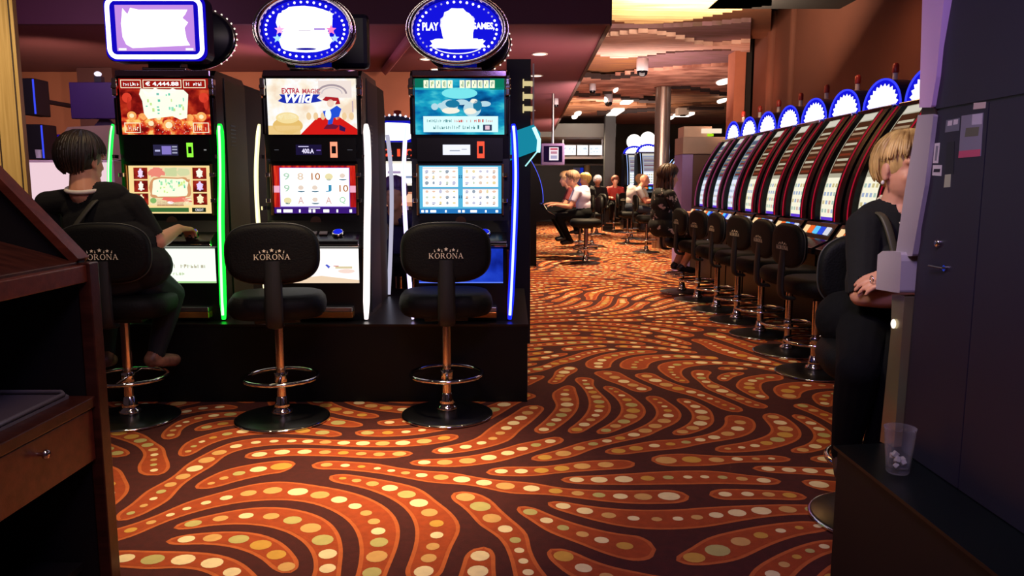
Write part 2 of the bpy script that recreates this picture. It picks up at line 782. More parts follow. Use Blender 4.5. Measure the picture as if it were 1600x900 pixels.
        while s < L - .01:
            t = s / L
            r = .0205 + .014 * (t if big else 1 - t) + .009 * math.sin(ph + s * 7)
            r = max(.014, r)
            k = s / st
            x, y, a, q1, q2 = samp(s)
            x -= math.sin(a) * (q1 - q2) / 2
            y += math.cos(a) * (q1 - q2) / 2
            ns = 8 if far else 14
            r = min(r, (q1 + q2) / 2 * .62)
            v = []
            for q in range(ns):
                b = 2 * PI * q / ns
                ex, ey = r * 1.12 * math.cos(b), r * math.sin(b)
                v.append((x + ex * math.cos(a) - ey * math.sin(a), y + ex * math.sin(a) + ey * math.cos(a), .0018))
            mb.add(v, [tuple(range(ns))], DOTS[rnd.choice((0, 0, 0, 1, 1, 2, 3))])
            s += r * 1.75 + .040 + rnd.uniform(0, .008)
    o = mb.build('floor', recalc=False)
    struct(o)


carpet()

# ================================================================== room shell
WALL = mat('orange_brown_plaster', 'a0624a', .85, 0, .12, 2.5, .05, 40)
WALLR = mat('red_brown_plaster', '74402f', .8, 0, .15, 1.2, .05, 40)
WOODY = wood_mat('honey_wood_panel', 'c8a468', 'b08c50', .5, (30, 30, 1), 2.0)
MAROON = mat('maroon_ceiling_paint', '784048', .8, 0, .08, 2)
PURPLE = mat('plum_panel', '5a2c40', .7, 0, .1, 2)
DARKW = mat('dark_brown_panel', '3a241c', .6, 0, .2, 5)

ZL = 2.6
yn = fl(500, 38, ZL).y
yw = fl(605, 112, ZL).y
e1, e2 = fl(957, 22, ZL), fl(866, 200, ZL)


def edge_x(y):
    return e1.x + (e2.x - e1.x) * (y - e1.y) / (e2.y - e1.y)


m = MB()
m.prism([(-6.5, yn), (edge_x(yn), yn), (edge_x(24), 24), (-6.5, 24)], 'z', ZL, ZL + .12, MAROON)
struct(m.build('ceiling'))
m = MB()
m.box(-6.5, edge_x(yn) + .02, yn - .06, yn - .001, ZL - .01, 3.3, PURPLE)
struct(m.build('trim_1'))
m = MB()
m.prism([(edge_x(yn) + .001, yn), (edge_x(24) + .001, 24), (edge_x(24) + .04, 24), (edge_x(yn) + .04, yn)], 'z', ZL - .01, 3.3, DARKW)
struct(m.build('trim_2'))
m = MB()
m.box(-6.5, -.12, yw, yw + .15, 0, ZL - .002, WALL)
struct(m.build('wall_back'))
# dark upright and sloped beam on the back wall
a, b = at(120, 20, yw - .25), at(175, 20, yw - .25)
m = MB()
m.box(a.x, b.x, yw - .35, yw - .002, 0, ZL - .002, mat('brown_violet_pilaster', '4a2428', .7, 0, .1))
struct(m.build('pilaster'))
m = MB()
p, q = fl(602, 110, ZL - .03), fl(652, 45, ZL - .03)
m.tube([p, q], .06, mat('mauve_beam', '9a5a66', .7), 4)
struct(m.build('ceiling_beam'))
# honey coloured wood panel at the left edge
a = at(27, 100, 5.2)
m = MB()
m.box(a.x - 1.6, a.x, 5.2, 5.24, 0, 3.0, WOODY)
for k in range(8):
    m.box(a.x - .03 - k * .13, a.x - .022 - k * .13, 5.195, 5.2, 0, 3.0, DARKW)
struct(m.build('wall_left'))

# right side wall and its end column
XW = 3.3
wy = onx(1176, 150, XW).y
m = MB()
m.box(XW, XW + .15, -1, wy, 0, 3.4, WALLR)
struct(m.build('wall_right'))
for k, (u, wd) in enumerate(((1207, .07), (1239, .05))):  # added half-round strips imitate vertical light streaks on the wall
    y = onx(u, 100, XW).y
    m = MB()
    m.lathe([(wd, 0), (wd, 3.4)], WALLR, 12, Matrix.Translation((XW - .005, y, 0)))
    struct(m.build('trim_%d' % (k + 3)))
m = MB()
a, b = at(1146, 150, wy + .12), at(1163, 150, wy + .12)
m.box(a.x, b.x, wy + .1, wy + .45, 0, 3.4, mat('salmon_column', 'b06a50', .6, 0, .1))
m.box(b.x, XW + .02, wy + .16, wy + .45, 0, 3.4, mat('dark_column_gap', '1c100c', .7))
struct(m.build('column'))
# dark soffit above the right wall
m = MB()
a = fl(1235, 12, 3.0)
m.box(fl(1112, 8, 2.95).x, XW, fl(1150, 14, 2.95).y - 1.8, fl(1150, 14, 2.95).y, 2.95, 3.4, mat('black_soffit', '17100e', .8))
struct(m.build('soffit'))

# ------------------------------------------------------------------ contour ceiling
SLW = mat('ceiling_wood_slats', 'e0bc88', .6, 0, 0, 2.2, .5, 12, (.6, 18, 1), '8a6238')
PINKC = mat('ceiling_pink_tan_board', 'd8b0a0', .75, 0, .1, 3, .4, 8, (1, 12, 1), 'a87a6c')
MVC = mat('ceiling_mauve_board', '7d5560', .75, 0, .1, 3, .3, 8, (1, 12, 1), '5e4238')
BRC = mat('ceiling_brown_board', '8a5a2c', .75, 0, .1, 2, .3, 8, (1, 12, 1), '6c4030')
ROCK = mat('ceiling_rock_relief', 'd8a088', .85, 0, 0, 2.6, .9, 6, (1, 1.6, 1), '8a5444')
ROCK2 = mat('ceiling_brown_relief', '9c6c48', .85, 0, 0, 2.0, .9, 5, (1, 1.6, 1), '6a4028')
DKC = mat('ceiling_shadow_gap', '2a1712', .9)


def itp(pts, x):
    if x <= pts[0][0]:
        return pts[0][1]
    for (a, b), (c, d) in zip(pts, pts[1:]):
        if x <= c:
            return b + (d - b) * (x - a) / (c - a)
    return pts[-1][1]


def layer(k, z, up, lo, mt, step=14, th=.05):
    """one board of the stepped ceiling: near edge `up`, far edge `lo`, both stair-stepped"""
    x0, x1 = min(up[0][0], lo[0][0]), max(up[-1][0], lo[-1][0])
    n = max(2, int((x1 - x0) / step))
    A, B = [], []
    for i in range(n):
        xa, xb = x0 + (x1 - x0) * i / n, x0 + (x1 - x0) * (i + 1) / n
        xm = (xa + xb) / 2
        for L, pp in ((A, up), (B, lo)):
            c = fl(xm, itp(pp, xm), z)
            s = (c.y) / F_PX
            L.append(((xa - 800) * s, c.y))
            L.append(((xb - 800) * s, c.y))
    mb = MB()
    mm = len(A)
    v = [(x, y, z) for x, y in A] + [(x, y, z) for x, y in B] + [(x, y, z + th) for x, y in A] + [(x, y, z + th) for x, y in B]
    f = []
    for i in range(mm - 1):
        f.append((i, i + 1, mm + i + 1, mm + i))
        f.append((2 * mm + i, 3 * mm + i, 3 * mm + i + 1, 2 * mm + i + 1))
        f.append((i, 2 * mm + i, 2 * mm + i + 1, i + 1))
        f.append((mm + i, mm + i + 1, 3 * mm + i + 1, 3 * mm + i))
    mb.add(v, f, mt)
    return mb


m = MB()
m.box(.6, 9, 5.2, 27.5, 3.35, 3.5, mat('ceiling_dark_slab', '4a2c20', .9))
struct(m.build('ceiling_slab'))
LAY = [  # the DKC strips are dark colour standing for shadow gaps, not boards
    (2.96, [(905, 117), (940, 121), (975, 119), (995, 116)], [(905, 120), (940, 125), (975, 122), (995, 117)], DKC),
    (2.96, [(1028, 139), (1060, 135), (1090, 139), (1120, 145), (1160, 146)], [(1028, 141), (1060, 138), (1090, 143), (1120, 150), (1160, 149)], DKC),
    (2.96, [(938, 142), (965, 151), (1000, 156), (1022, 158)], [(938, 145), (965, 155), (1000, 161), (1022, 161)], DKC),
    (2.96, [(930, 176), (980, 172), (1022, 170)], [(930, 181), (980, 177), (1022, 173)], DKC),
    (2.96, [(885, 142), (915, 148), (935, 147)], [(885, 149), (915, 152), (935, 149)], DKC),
    (2.95, [(940, -40), (1190, -40)], [(940, 30), (985, 38), (1020, 37), (1060, 33), (1100, 25), (1130, 18), (1150, 14), (1190, 8)], SLW),
    (3.10, [(925, 20), (1190, 0)], [(925, 56), (1000, 54), (1090, 62), (1190, 60)], mat('ceiling_rust_board', '6e3c22', .8, 0, .2)),
    (3.05, [(940, 44), (1020, 44), (1100, 40), (1160, 34)], [(940, 60), (1040, 62), (1100, 76), (1160, 72)], MVC),
    (3.00, [(935, 58), (1000, 51), (1040, 57), (1085, 70), (1110, 72), (1160, 66)], [(920, 84), (960, 92), (1000, 88), (1040, 80), (1090, 78), (1120, 76), (1160, 83)], PINKC),
    (3.05, [(905, 86), (1160, 74)], [(895, 118), (960, 118), (1010, 112), (1060, 106), (1160, 100)], BRC),
    (3.02, [(990, 90), (1050, 82), (1160, 78)], [(990, 106), (1050, 106), (1100, 104), (1160, 100)], MVC),
    (2.98, [(885, 124), (935, 122), (1000, 112), (1060, 106), (1160, 100)], [(870, 150), (960, 162), (1020, 146), (1050, 138), (1090, 140), (1160, 148)], ROCK),
    (3.06, [(860, 148), (960, 158), (1030, 140), (1160, 142)], [(860, 172), (960, 174), (1160, 176)], ROCK2),
    (3.00, [(860, 165), (980, 160), (1020, 168), (1160, 160)], [(850, 186), (920, 176), (980, 172), (1160, 186)], ROCK2),
    (3.05, [(840, 176), (1160, 176)], [(840, 194), (1160, 194)], mat('ceiling_far_board', '8a5844', .85, 0, .2, 2)),
]
for k, L in enumerate(LAY):
    struct(layer(k, *L).build('ceiling_board'))

# grey bulkhead and far end of the room
m = MB()
GREYB = mat('pale_grey_bulkhead', '8f9492', .7, 0, .1, 1)
a, b = at(840, 200, 22), at(955, 200, 22)
m.box(a.x - 2, b.x, 21.0, 25.8, at(0, 214, 21).z, at(0, 193, 21).z, GREYB)
struct(m.build('bulkhead'))
m = MB()
m.box(-1.5, 9, 26, 26.2, 0, 3.4, mat('far_wall_dark', '2e2620', .8, 0, .3, .8, 0, 1, (1, 1, 1), '4a3b2a'))
struct(m.build('wall_far'))
m = MB()
m.box(-1.5, 3.1, 25.0, 25.9, 0, at(0, 256, 25).z, mat('bar_front_dark', '20201a', .5, 0, .2))
m.box(-1.5, 3.1, 24.9, 25.3, at(0, 259, 25).z, at(0, 256, 25).z, mat('bar_top_brown', '5c4630', .4))
tag(m.build('bar_counter'), 'dark bar counter across the far end of the room under the lit menu boards', 'bar counter')
t = MB()
a, b = at(896, 262, 24.6), at(911, 300, 24.6)
t.box(a.x, b.x, 24.6, 24.75, 0, a.z, mat('deep_blue_panel', '1c2a9a', .4))
t.box(b.x - .1, b.x, 24.59, 24.6, 0, a.z, em('2038d0', .6))
tag(t.build('blue_display_stand'), 'narrow deep blue display stand in front of the far bar', 'display stand')
t = MB()
a, b = at(912, 258, 24.4), at(922, 300, 24.4)
t.lathe([(.1, 0), (.1, a.z)], mat('tan_post', 'a08860', .5), 16, Matrix.Translation(((a.x + b.x) / 2, 24.4, 0)))
t.lathe([(.13, 0), (.13, .05)], mat('tan_post', 'a08860', .5), 16, Matrix.Translation(((a.x + b.x) / 2, 24.4, 0)))
tag(t.build('tan_post'), 'round tan post standing beside the narrow blue display stand', 'post')
# dark square pillar
m = MB()
a, b = at(945, 250, 20), at(961, 250, 20)
m.box(a.x, b.x, 20, 20.3, 0, 3.05, mat('black_pillar', '1b1c20', .5))
m.box(a.x - .03, b.x + .03, 19.97, 20.33, 0, .12, BLACK)
struct(m.build('pillar'))
# metal clad column, wood grain reflections painted into its colour
yc = 14.6
a, b = at(1023, 200, yc), at(1047, 200, yc)
m = MB()
cx, cr = (a.x + b.x) / 2, (b.x - a.x) / 2
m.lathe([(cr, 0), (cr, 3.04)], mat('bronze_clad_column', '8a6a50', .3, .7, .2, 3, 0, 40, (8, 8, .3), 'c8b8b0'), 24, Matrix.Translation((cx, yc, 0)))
m.lathe([(cr + .03, 2.98), (cr + .03, 3.05)], DKC, 24, Matrix.Translation((cx, yc, 0)))
struct(m.build('round_column'))
# end box of the right row: cabinet with violet light painted on one panel, cream box on top
c0, c1, c2 = at(1066, 250, 10.35), at(1083, 250, 10.35), at(1112, 250, 10.35)
t = thing('service_cabinet', 'tall violet-lit and brown cabinet at the far end of the right slot row', 'cabinet', (c0.x, 10.35, 0))
z1, z2, z3 = at(0, 241, 10.35).z, at(0, 214, 10.35).z, at(0, 197, 10.35).z
w, w1 = c2.x - c0.x, c1.x - c0.x
m = MB(); m.box(0, w1, 0, .5, 0, z1, mat('violet_lit_panel', 'a790d8', .5)); m.build('side_panel', t, .004)
m = MB(); m.box(w1 + .003, w + .25, .01, .5, 0, z1, mat('taupe_panel', '6e5650', .5)); m.build('front_panel', t, .004)
m = MB(); m.box(-.0, w + .25, -.02, .5, z1 + .002, z2, mat('beige_panel', 'b09888', .5)); m.build('cap', t, .004)
m = MB(); m.box(.02, w, .04, .4, z2 + .002, z3, mat('cream_box', 'd8b8a0', .5))
m.box(.25, .52, .03, .04, z2 + .05, z3 - .03, em('ffe6c8', 1.0)); m.build('sign_box', t, .004)
m = MB(); m.box(.33, .41, .02, .03, z2 + .01, z2 + .045, em('a8e020', 1.0)); m.build('indicator', t)

# ================================================================== left slot bank
W1 = em('ffffff', 1.6)
WHT = em('ffffff', 1.05)
CREAM = em('fff3d0', 1.0)
PF = fl(822, 628).y
PZ = .44
YM = PF + .12
m = MB()
m.box(-3.3, .085, PF, PF + 1.45, 0, PZ - .012, mat('black_plinth_board', '070b0a', .5, 0, .3, 5, spec=.25))
m.box(-3.3, .09, PF - .006, PF + 1.456, PZ - .012, PZ, BLACK)
pl = m.build('machine_plinth')
tag(pl, 'long black plinth carrying the three big slot machines', 'plinth')
m = MB()
m.box(.0851, .0875, PF + .02, PF + .03, .05, .26, STEEL)
m.build('metal_strip', pl)


def neon_mat(edge, core=None):
    return edge


def tube_pts(sx, off=0):
    return [(sx * (.272 - off), -.02, .01), (sx * .285, -.045, .25), (sx * .298, -.06, .55), (sx * .305, -.04, .8), (sx * .300, -.01, .98), (sx * .292, .01, 1.085)]


def smooth_pts(P, n=6):
    P = [Vector(p) for p in P]
    out = []
    for i in range(len(P) - 1):
        p0, p1, p2, p3 = P[max(i - 1, 0)], P[i], P[i + 1], P[min(i + 2, len(P) - 1)]
        for k in range(n):
            t = k / n
            out.append(.5 * ((2 * p1) + (-p0 + p2) * t + (2 * p0 - 5 * p1 + 4 * p2 - p3) * t * t + (-p0 + 3 * p1 - 3 * p2 + p3) * t ** 3))
    out.append(P[-1])
    return out


def seven_zero(p, u, v, w, h, m):
    t = .017
    tv = .16 * h / .6
    p.rect(u, v, u + w, v + tv, m)
    p.rect(u, v + h - tv, u + w, v + h, m)
    p.rect(u, v, u + t, v + h, m)
    p.rect(u + w - t, v, u + w, v + h, m)


def scribble(p, u0, v0, u1, v1, m, n, rnd, hh=.8):
    """a row of small strokes standing in for printing too small to read"""
    w = (u1 - u0) / n
    for i in range(n):
        if rnd.random() < .14:
            continue
        a = u0 + i * w
        h = (v1 - v0) * rnd.uniform(.6, 1)
        p.rect(a + w * .1, v0, a + w * .35, v0 + h, m)
        if rnd.random() < .6:
            p.rect(a + w * .35, v0 + h * rnd.choice((0, .4, .75)), a + w * .85, v0 + h * rnd.choice((.2, .6, 1)), m)
    return p


def blob(p, u, v, ru, rv, m, rnd, n=26, j=.14, sq=.55):
    pts = [(u, v)]
    for i in range(n):
        a = 2 * PI * i / n
        c, s = math.cos(a), math.sin(a)
        k = 1 + rnd.uniform(-j, j)
        pts.append((u + ru * k * math.copysign(abs(c) ** sq, c), v + rv * k * math.copysign(abs(s) ** sq, s)))
    return p.poly(pts, m, [(0, i + 1, i % n + 2 if i + 1 < n else 1) for i in range(n)])


# ---- artwork of the three machines
def art1_top(p):
    r = random.Random(3)
    p.up().rect(0, 0, 1, 1, emv('red_stage', ['3a0606', '7c1210', 'b02a18', 'd8502a'], 1.0, 9))
    p.up()
    p.rect(.0, .0, 1, .36, emv('red_gold_floor', ['7c0e0c', 'c8241c', 'f06a30', 'ffd070'], 1.0, 26))
    for u, v, q in ((.12, .34, .06), (.24, .32, .05), (.33, .20, .07), (.42, .30, .06), (.53, .17, .08), (.77, .30, .05), (.90, .32, .065), (.60, .36, .04)):
        p.ell(u, v, q * .9, q * 1.3, em('ffb060', 1.0), 14)
    p.up()
    for u, v, q in ((.12, .34, .03), (.33, .20, .035), (.42, .30, .03), (.53, .17, .045), (.90, .32, .03)):
        p.ell(u, v, q * .9, q * 1.3, em('fff0c0', 1.0), 12)
    for u in (.08, .94):
        p.ell(u, .66, .055, .09, em('e0402c', 1.0), 14)
        p.ell(u + .02, .56, .025, .12, em('c03020', 1.0), 10)
    p.rect(0, .80, 1, 1, em('9c1812', 1.0))
    p.up()
    p.poly([(.24, .82), (.72, .80), (.77, .72), (.74, .30), (.66, .27), (.58, .33), (.30, .28), (.26, .38), (.25, .6), (.22, .72)], em('f4fbe4', 1.1))
    p.poly([(.25, .83), (.33, .74), (.40, .84), (.50, .76), (.60, .83), (.70, .76), (.60, .68), (.3, .68)], em('fffdf0', 1.1))
    for (a, b) in ((.02, .25), (.27, .70), (.72, .97)):
        w = .008
        p.rect(a, .83, b, .845, CREAM); p.rect(a, .965, b, .98, CREAM)
        p.rect(a, .83, a + w, .98, CREAM); p.rect(b - w, .83, b, .98, CREAM)
    p.up()
    p.text('\u20ac 4,444.88', .30, .86, .67, .945, W1, .02)
    scribble(p, .05, .87, .23, .94, WHT, 7, r)
    scribble(p, .75, .87, .94, .94, WHT, 7, r)
    for k in range(22):
        u, v = r.uniform(.28, .71), r.uniform(.34, .72)
        p.rect(u, v, u + r.uniform(.01, .03), v + r.uniform(.02, .07), em(r.choice(('8fe0c0', '5cc8a8', 'c8e890', '70c0b0')), 1.0))
    for a in (.03, .80):
        p.rect(a, .03, a + .18, .045, CREAM); p.rect(a, .20, a + .18, .215, CREAM)
        p.rect(a, .03, a + .01, .21, CREAM); p.rect(a + .17, .03, a + .18, .21, CREAM)
        scribble(p, a + .02, .07, a + .16, .17, CREAM, 6, r)
    for k in range(60):
        u, v = r.uniform(.2, .8), r.uniform(.02, .25)
        p.rect(u, v, u + .006, v + .012, em(r.choice(('ffe0a0', 'ff8050', 'ffffff')), 1.0))


def art1_main(p):
    r = random.Random(5)
    p.up().rect(0, 0, 1, 1, em('ffdf98', 1.0))
    p.up()
    red = emv('dark_red_tiles', ['50100c', '8c1c14', 'a83020'], 1.0, 20)
    for k in range(3):
        p.rect(.06, .18 + .27 * k, .23, .42 + .27 * k, red)
        p.rect(.78, .18 + .27 * k, .95, .42 + .27 * k, red)
    p.rect(.25, .17, .76, .97, em('f6e2b0', 1.0))
    p.rect(.33, .16, .66, .30, red)
    p.up()
    for k in range(3):
        for uu, rr in ((.145, .6), (.865, .8)):
            c = em(r.choice(('fff8e8', 'f2d8f8', 'ffeec0', 'e8d0ff')), 1.05)
            v = .30 + .27 * k
            p.ell(uu, v, .045 * rr, .085, c, 8)
            p.rect(uu - .05 * rr, v + .02, uu + .05 * rr, v + .05, c)
            p.rect(uu - .035, v - .07, uu + .04, v - .045, c)
            p.rect(uu - .012, v - .09, uu + .012, v + .1, c)
    blob(p, .34, .86, .09, .10, em('f08a78', 1.0), r, 18, .25)
    blob(p, .52, .87, .08, .08, em('cfd8a0', 1.0), r, 14, .2)
    blob(p, .67, .87, .08, .08, em('d8dca8', 1.0), r, 14, .2)
    blob(p, .50, .54, .25, .22, em('d89868', 1.0), r, 26, .05, .4)
    p.up()
    blob(p, .50, .54, .22, .185, em('f6ffdc', 1.08), r, 26, .05, .4)
    blob(p, .58, .29, .16, .05, em('f07868', 1.0), r, 18, .3)
    p.ell(.29, .27, .04, .06, em('88b868', 1.0), 10)
    p.poly([(.64, .32), (.76, .32), (.70, .2)], em('fff0c8', 1.0))
    p.ell(.50, .23, .04, .03, em('ffffff', 1.0), 10)
    p.rect(.03, .03, .72, .12, em('3c6c38', 1.0)); p.rect(.76, .03, .93, .12, em('1c2818', 1.0))
    p.up()
    for k in range(26):
        u, v = r.uniform(.32, .68), r.uniform(.42, .66)
        p.rect(u, v, u + r.uniform(.008, .025), v + r.uniform(.02, .08), em(r.choice(('a0e8b0', '60c8a0', 'd8f090')), 1.0))
    p.text('CREDIT', .80, .05, .90, .10, WHT)


def art2_top(p):
    r = random.Random(8)
    p.up().rect(0, 0, 1, 1, emv('cream_hall', ['f6dcc0', 'fff4e0', 'ffffff', 'fbe6d2'], 1.0, 8))
    p.up()
    p.poly([(.36, .0), (.55, .30), (.80, .32), (1, .10), (1, .0)], em('d81c18', 1.0))
    p.rect(0, 0, .36, .16, em('f0cc88', 1.0))
    p.ell(.22, .16, .17, .15, em('e8c070', 1.0), 24)
    for k in range(7):
        p.ell(.46 + .08 * k, .33, .028, .07, em('f2d0a0', 1.0), 10)
    p.rect(.58, .66, .95, .96, em('f4e4dc', 1.0))
    p.up()
    p.ell(.22, .30, .13, .10, em('f8e0a0', 1.0), 24)
    p.ell(.22, .31, .105, .07, em('fdf2c8', 1.0), 24)
    p.ring(.73, .73, .17, .17, .035, em('a898a0', 1.0), 20, 0, PI)
    p.ring(.73, .73, .12, .12, .02, em('d0c4c8', 1.0), 20, 0, PI)
    p.poly([(.12, .60), (.20, .56), (.46, .56), (.62, .60), (.56, .66), (.60, .72), (.14, .72), (.17, .66)], em('2030b0', 1.0))
    p.text('EXTRA', .17, .73, .37, .83, em('c02040', 1.0), .03)
    p.text('MAGIC', .40, .73, .60, .82, em('c85060', 1.0), .03)
    # small performer in a red hat and blue coat
    p.poly([(.62, .62), (.66, .68), (.80, .66), (.82, .55), (.76, .54), (.78, .60), (.66, .60)], em('b02028', 1.0))
    p.ell(.71, .56, .04, .07, em('f6d8c4', 1.0), 14)
    p.poly([(.62, .42), (.70, .44), (.78, .52), (.83, .46), (.80, .32), (.74, .30), (.72, .18), (.67, .18), (.68, .30), (.64, .32)], em('2452d8', 1.0))
    p.poly([(.62, .10), (.76, .10), (.80, .16), (.72, .19), (.66, .18)], em('6c1838', 1.0))
    p.poly([(.80, .18), (.87, .12), (.86, .05), (.80, .08)], em('301850', 1.0))
    p.up()
    p.text('Wild', .20, .57, .52, .74, W1, .03, .25)
    p.ell(.68, .36, .035, .10, em('e8f4ff', 1.1), 12)
    p.rect(.95, .40, .965, .60, em('c8b0b8', 1.0))


def art2_main(p):
    r = random.Random(9)
    p.up().rect(0, 0, 1, 1, emv('red_curtain', ['8c0c1c', 'c82018', 'e84828'], 1.0, 5, (9, 1, 1)))
    p.up()
    p.rect(.0, .0, 1, .13, em('3c1a78', 1.0))
    p.rect(.07, .13, .93, .96, em('7a5ac0', 1.0))
    p.rect(0, .44, .08, .58, em('f8b0c8', 1.0)); p.rect(.92, .44, 1, .58, em('f8b0c8', 1.0))
    p.up().rect(.08, .15, .92, .95, W1)
    p.up()
    g = {'9': 'b8d8c0', '10': 'b87848', 'J': '3890b8', 'A': 'e0b8b0', 'Q': 'a8d8b0', '8': 'e8d0b8'}
    rows = [('9', '8', '10', 'o', 'w'), ('9', 'w', 'w', 'J', '10'), ('o', 'A', 'w', 'A', 'Q')]
    for j, row in enumerate(rows):
        for i, c in enumerate(row):
            u, v = .11 + .17 * i, .68 - .25 * j
            if c in g:
                p.text(c, u + .01, v + .02, u + (.12 if len(c) > 1 else .085), v + .17, em(g[c], 1.0), .02)
            elif c == 'w':
                p.ell(u + .055, v + .04, .05, .028, em('3c6880', 1.0), 12, PI, 2 * PI)
                p.ell(u + .05, v + .11, .035, .05, em('ecd8c8', 1.0), 12)
            else:
                p.ell(u + .055, v + .09, .05, .07, em('f0e4b0', 1.0), 14)
                p.ell(u + .055, v + .03, .03, .02, em('4a7888', 1.0), 10)
    for a, b in ((.03, .08), (.11, .22), (.30, .32), (.42, .45), (.47, .50), (.60, .67), (.76, .78), (.92, .95)):
        p.rect(a, .02, b, .085, W1)
    p.rect(.42, .10, .56, .12, WHT)


def art3_top(p):
    r = random.Random(12)
    p.up().rect(0, 0, 1, 1, emv('sea_blue', ['043c74', '0a6aa8', '18a0c4', '58d8e0'], 1.0, 5, (1, 1, 2.4)))
    p.up()
    p.rect(0, .84, .16, 1, em('0c7058', 1.0)); p.rect(.84, .80, 1, 1, em('0c7a5c', 1.0))
    p.rect(0, .80, 1, .84, em('28b0b8', 1.0))
    p.ell(.50, .74, .20, .10, em('7ce8f0', 1.0), 20)
    for u, v, a, b in ((.38, .50, .10, .13), (.64, .46, .10, .14), (.30, .52, .05, .05), (.78, .55, .07, .05), (.22, .50, .04, .06), (.52, .58, .08, .05)):
        p.ell(u, v, a, b, em('b8dce8', 1.0), 16)
    p.rect(.09, .045, .93, .33, em('d8fbfb', 1.08))
    p.up()
    for u, v, a, b in ((.42, .55, .08, .07), (.70, .52, .05, .10)):
        p.ell(u, v, a, b, em('1c78a0', 1.0), 16)
    for u, v, a, b in ((.40, .43, .10, .055), (.62, .42, .07, .055), (.66, .60, .04, .04)):
        p.ell(u, v, a, b, em('f8f4e4', 1.0), 16)
    # carved looking title, too blurred to read
    for k in range(12):
        if k == 5:
            continue
        u = .10 + .067 * k
        p.rect(u, .83, u + .056, .97, em('f4fbd8', 1.1))
    p.up()
    for k in range(12):
        if k == 5:
            continue
        u = .10 + .067 * k
        c = em(('4a8a68', '6a9a50', '2c7a70')[k % 3], 1.0)
        p.rect(u + .018, .86, u + .026, .94 if k % 2 else .90, c)
        p.rect(u + .032, .90 if k % 3 else .85, u + .040, .95, c)
    scribble(p, .13, .22, .42, .28, em('488890', 1.0), 14, r)
    scribble(p, .44, .22, .88, .28, em('d85048', 1.0), 20, r)
    scribble(p, .20, .10, .72, .17, em('387880', 1.0), 22, r)
    p.rect(.76, .07, .86, .18, em('283858', 1.0)); p.up().rect(.785, .09, .835, .16, em('e8c8d8', 1.0))


def art3_main(p):
    r = random.Random(14)
    p.up().rect(0, 0, 1, 1, em('58b8e0', 1.0))
    p.up().rect(0, 0, 1, .10, em('2878c0', 1.0))
    p.rect(.04, .14, .47, .52, W1); p.rect(.53, .14, .96, .52, W1)
    p.rect(.04, .56, .47, .97, W1); p.rect(.53, .56, .96, .97, W1)
    p.up()
    cs = ('e8d0c0', 'd0dcc8', 'f0dca8', 'c8c8e0', '9aa8b8', 'f0c8b0')
    for (a, b) in ((.05, .16), (.54, .16), (.05, .58), (.54, .58)):
        for i in range(5):
            for j in range(3):
                u, v = a + .083 * i, b + .12 * j
                c = em(r.choice(cs), 1.0)
                p.ell(u + .04, v + .06, r.uniform(.015, .03), r.uniform(.02, .045), c, 8)
                if r.random() < .4:
                    p.rect(u + .02, v + .02, u + .05, v + .035, em('506070', 1.0))
    p.rect(.04, .945, .47, .96, em('b0a0a8', 1.0)); p.rect(.53, .945, .96, .96, em('b0a0a8', 1.0))
    p.rect(.04, .505, .47, .52, em('a898b0', 1.0)); p.rect(.53, .505, .96, .52, em('a898b0', 1.0))
    for v in (.32, .74):
        for u in (.48, .505):
            p.rect(u, v, u + .014, v + .02, em('203060', 1.0)); p.rect(u, v + .035, u + .014, v + .055, em('203060', 1.0))
    for a, b in ((.02, .05), (.07, .10), (.13, .2), (.31, .33), (.47, .5), (.52, .55), (.62, .70), (.80, .82), (.93, .96)):
        p.rect(a, .02, b, .07, W1)


def belly1(p):
    r = random.Random(1)
    p.up().rect(0, 0, 1, 1, em('f6fff0', 1.1))
    p.up()
    scribble(p, .1, .42, .9, .52, em('c0b8a0', 1.0), 20, r)
    scribble(p, .2, .22, .7, .30, em('c8d8b0', 1.0), 14, r)
    p.rect(0, 0, 1, .05, em('a8d890', 1.0))


def belly2(p):
    r = random.Random(2)
    p.up().rect(0, 0, 1, 1, em('fffaf6', 1.15))
    p.up()
    p.poly([(0, 0), (1, 0), (1, .08), (.55, .20), (.2, .12), (0, .16)], em('f4d8b8', 1.0))
    p.poly([(.62, .52), (.66, .46), (.64, .40), (.60, .50)], em('5060d0', 1.0))
    p.rect(.72, .40, .92, .46, em('e0d0a8', 1.0))
    p.ell(.85, .33, .10, .06, em('fce0d4', 1.0), 14)
    p.rect(.70, .46, .76, .48, em('d04848', 1.0))


def belly3(p):
    p.up().rect(0, 0, 1, 1, emv('deep_blue_belly', ['0c1c80', '1a38c0', '2a50e0'], .9, 5))
    p.up().rect(0, 0, 1, .03, em('6080ff', 1.0))


def lcd1(p):
    p.up().rect(.34, .25, .63, .72, em('2c2848', 1.0))
    p.up().rect(.44, .30, .55, .66, em('8878c8', 1.0))
    for v in (.34, .48, .60):
        p.rect(.56, v, .62, v + .06, em('a8a8c0', 1.0))
    p.rect(.36, .42, .42, .50, em('b8b8e0', 1.0))
    seven_zero(p, .73, .18, .075, .62, em('90ff40', 1.2))
    p.rect(.93, .47, .96, .52, em('909090', 1.0))


def lcd2(p):
    p.up().rect(.30, .28, .60, .72, em('1c1438', 1.0))
    p.up().text('400.A', .37, .34, .51, .55, em('e8e0ff', 1.1), .03)
    p.rect(.33, .62, .45, .66, em('d0c8f0', 1.0)); p.rect(.54, .46, .59, .50, em('8868d0', 1.0))
    seven_zero(p, .70, .16, .085, .68, em('ff9070', 1.5))
    p.rect(.05, .48, .1, .51, em('505058', 1.0)); p.rect(.90, .48, .96, .51, em('505058', 1.0))


def lcd3(p):
    p.up().rect(.30, .28, .62, .72, em('eef0ff', 1.1))
    p.up().rect(.38, .44, .50, .48, em('a0a8b8', 1.0)); p.rect(.52, .50, .58, .54, em('b8b8c8', 1.0))
    seven_zero(p, .70, .14, .085, .72, em('ff5038', 1.4))


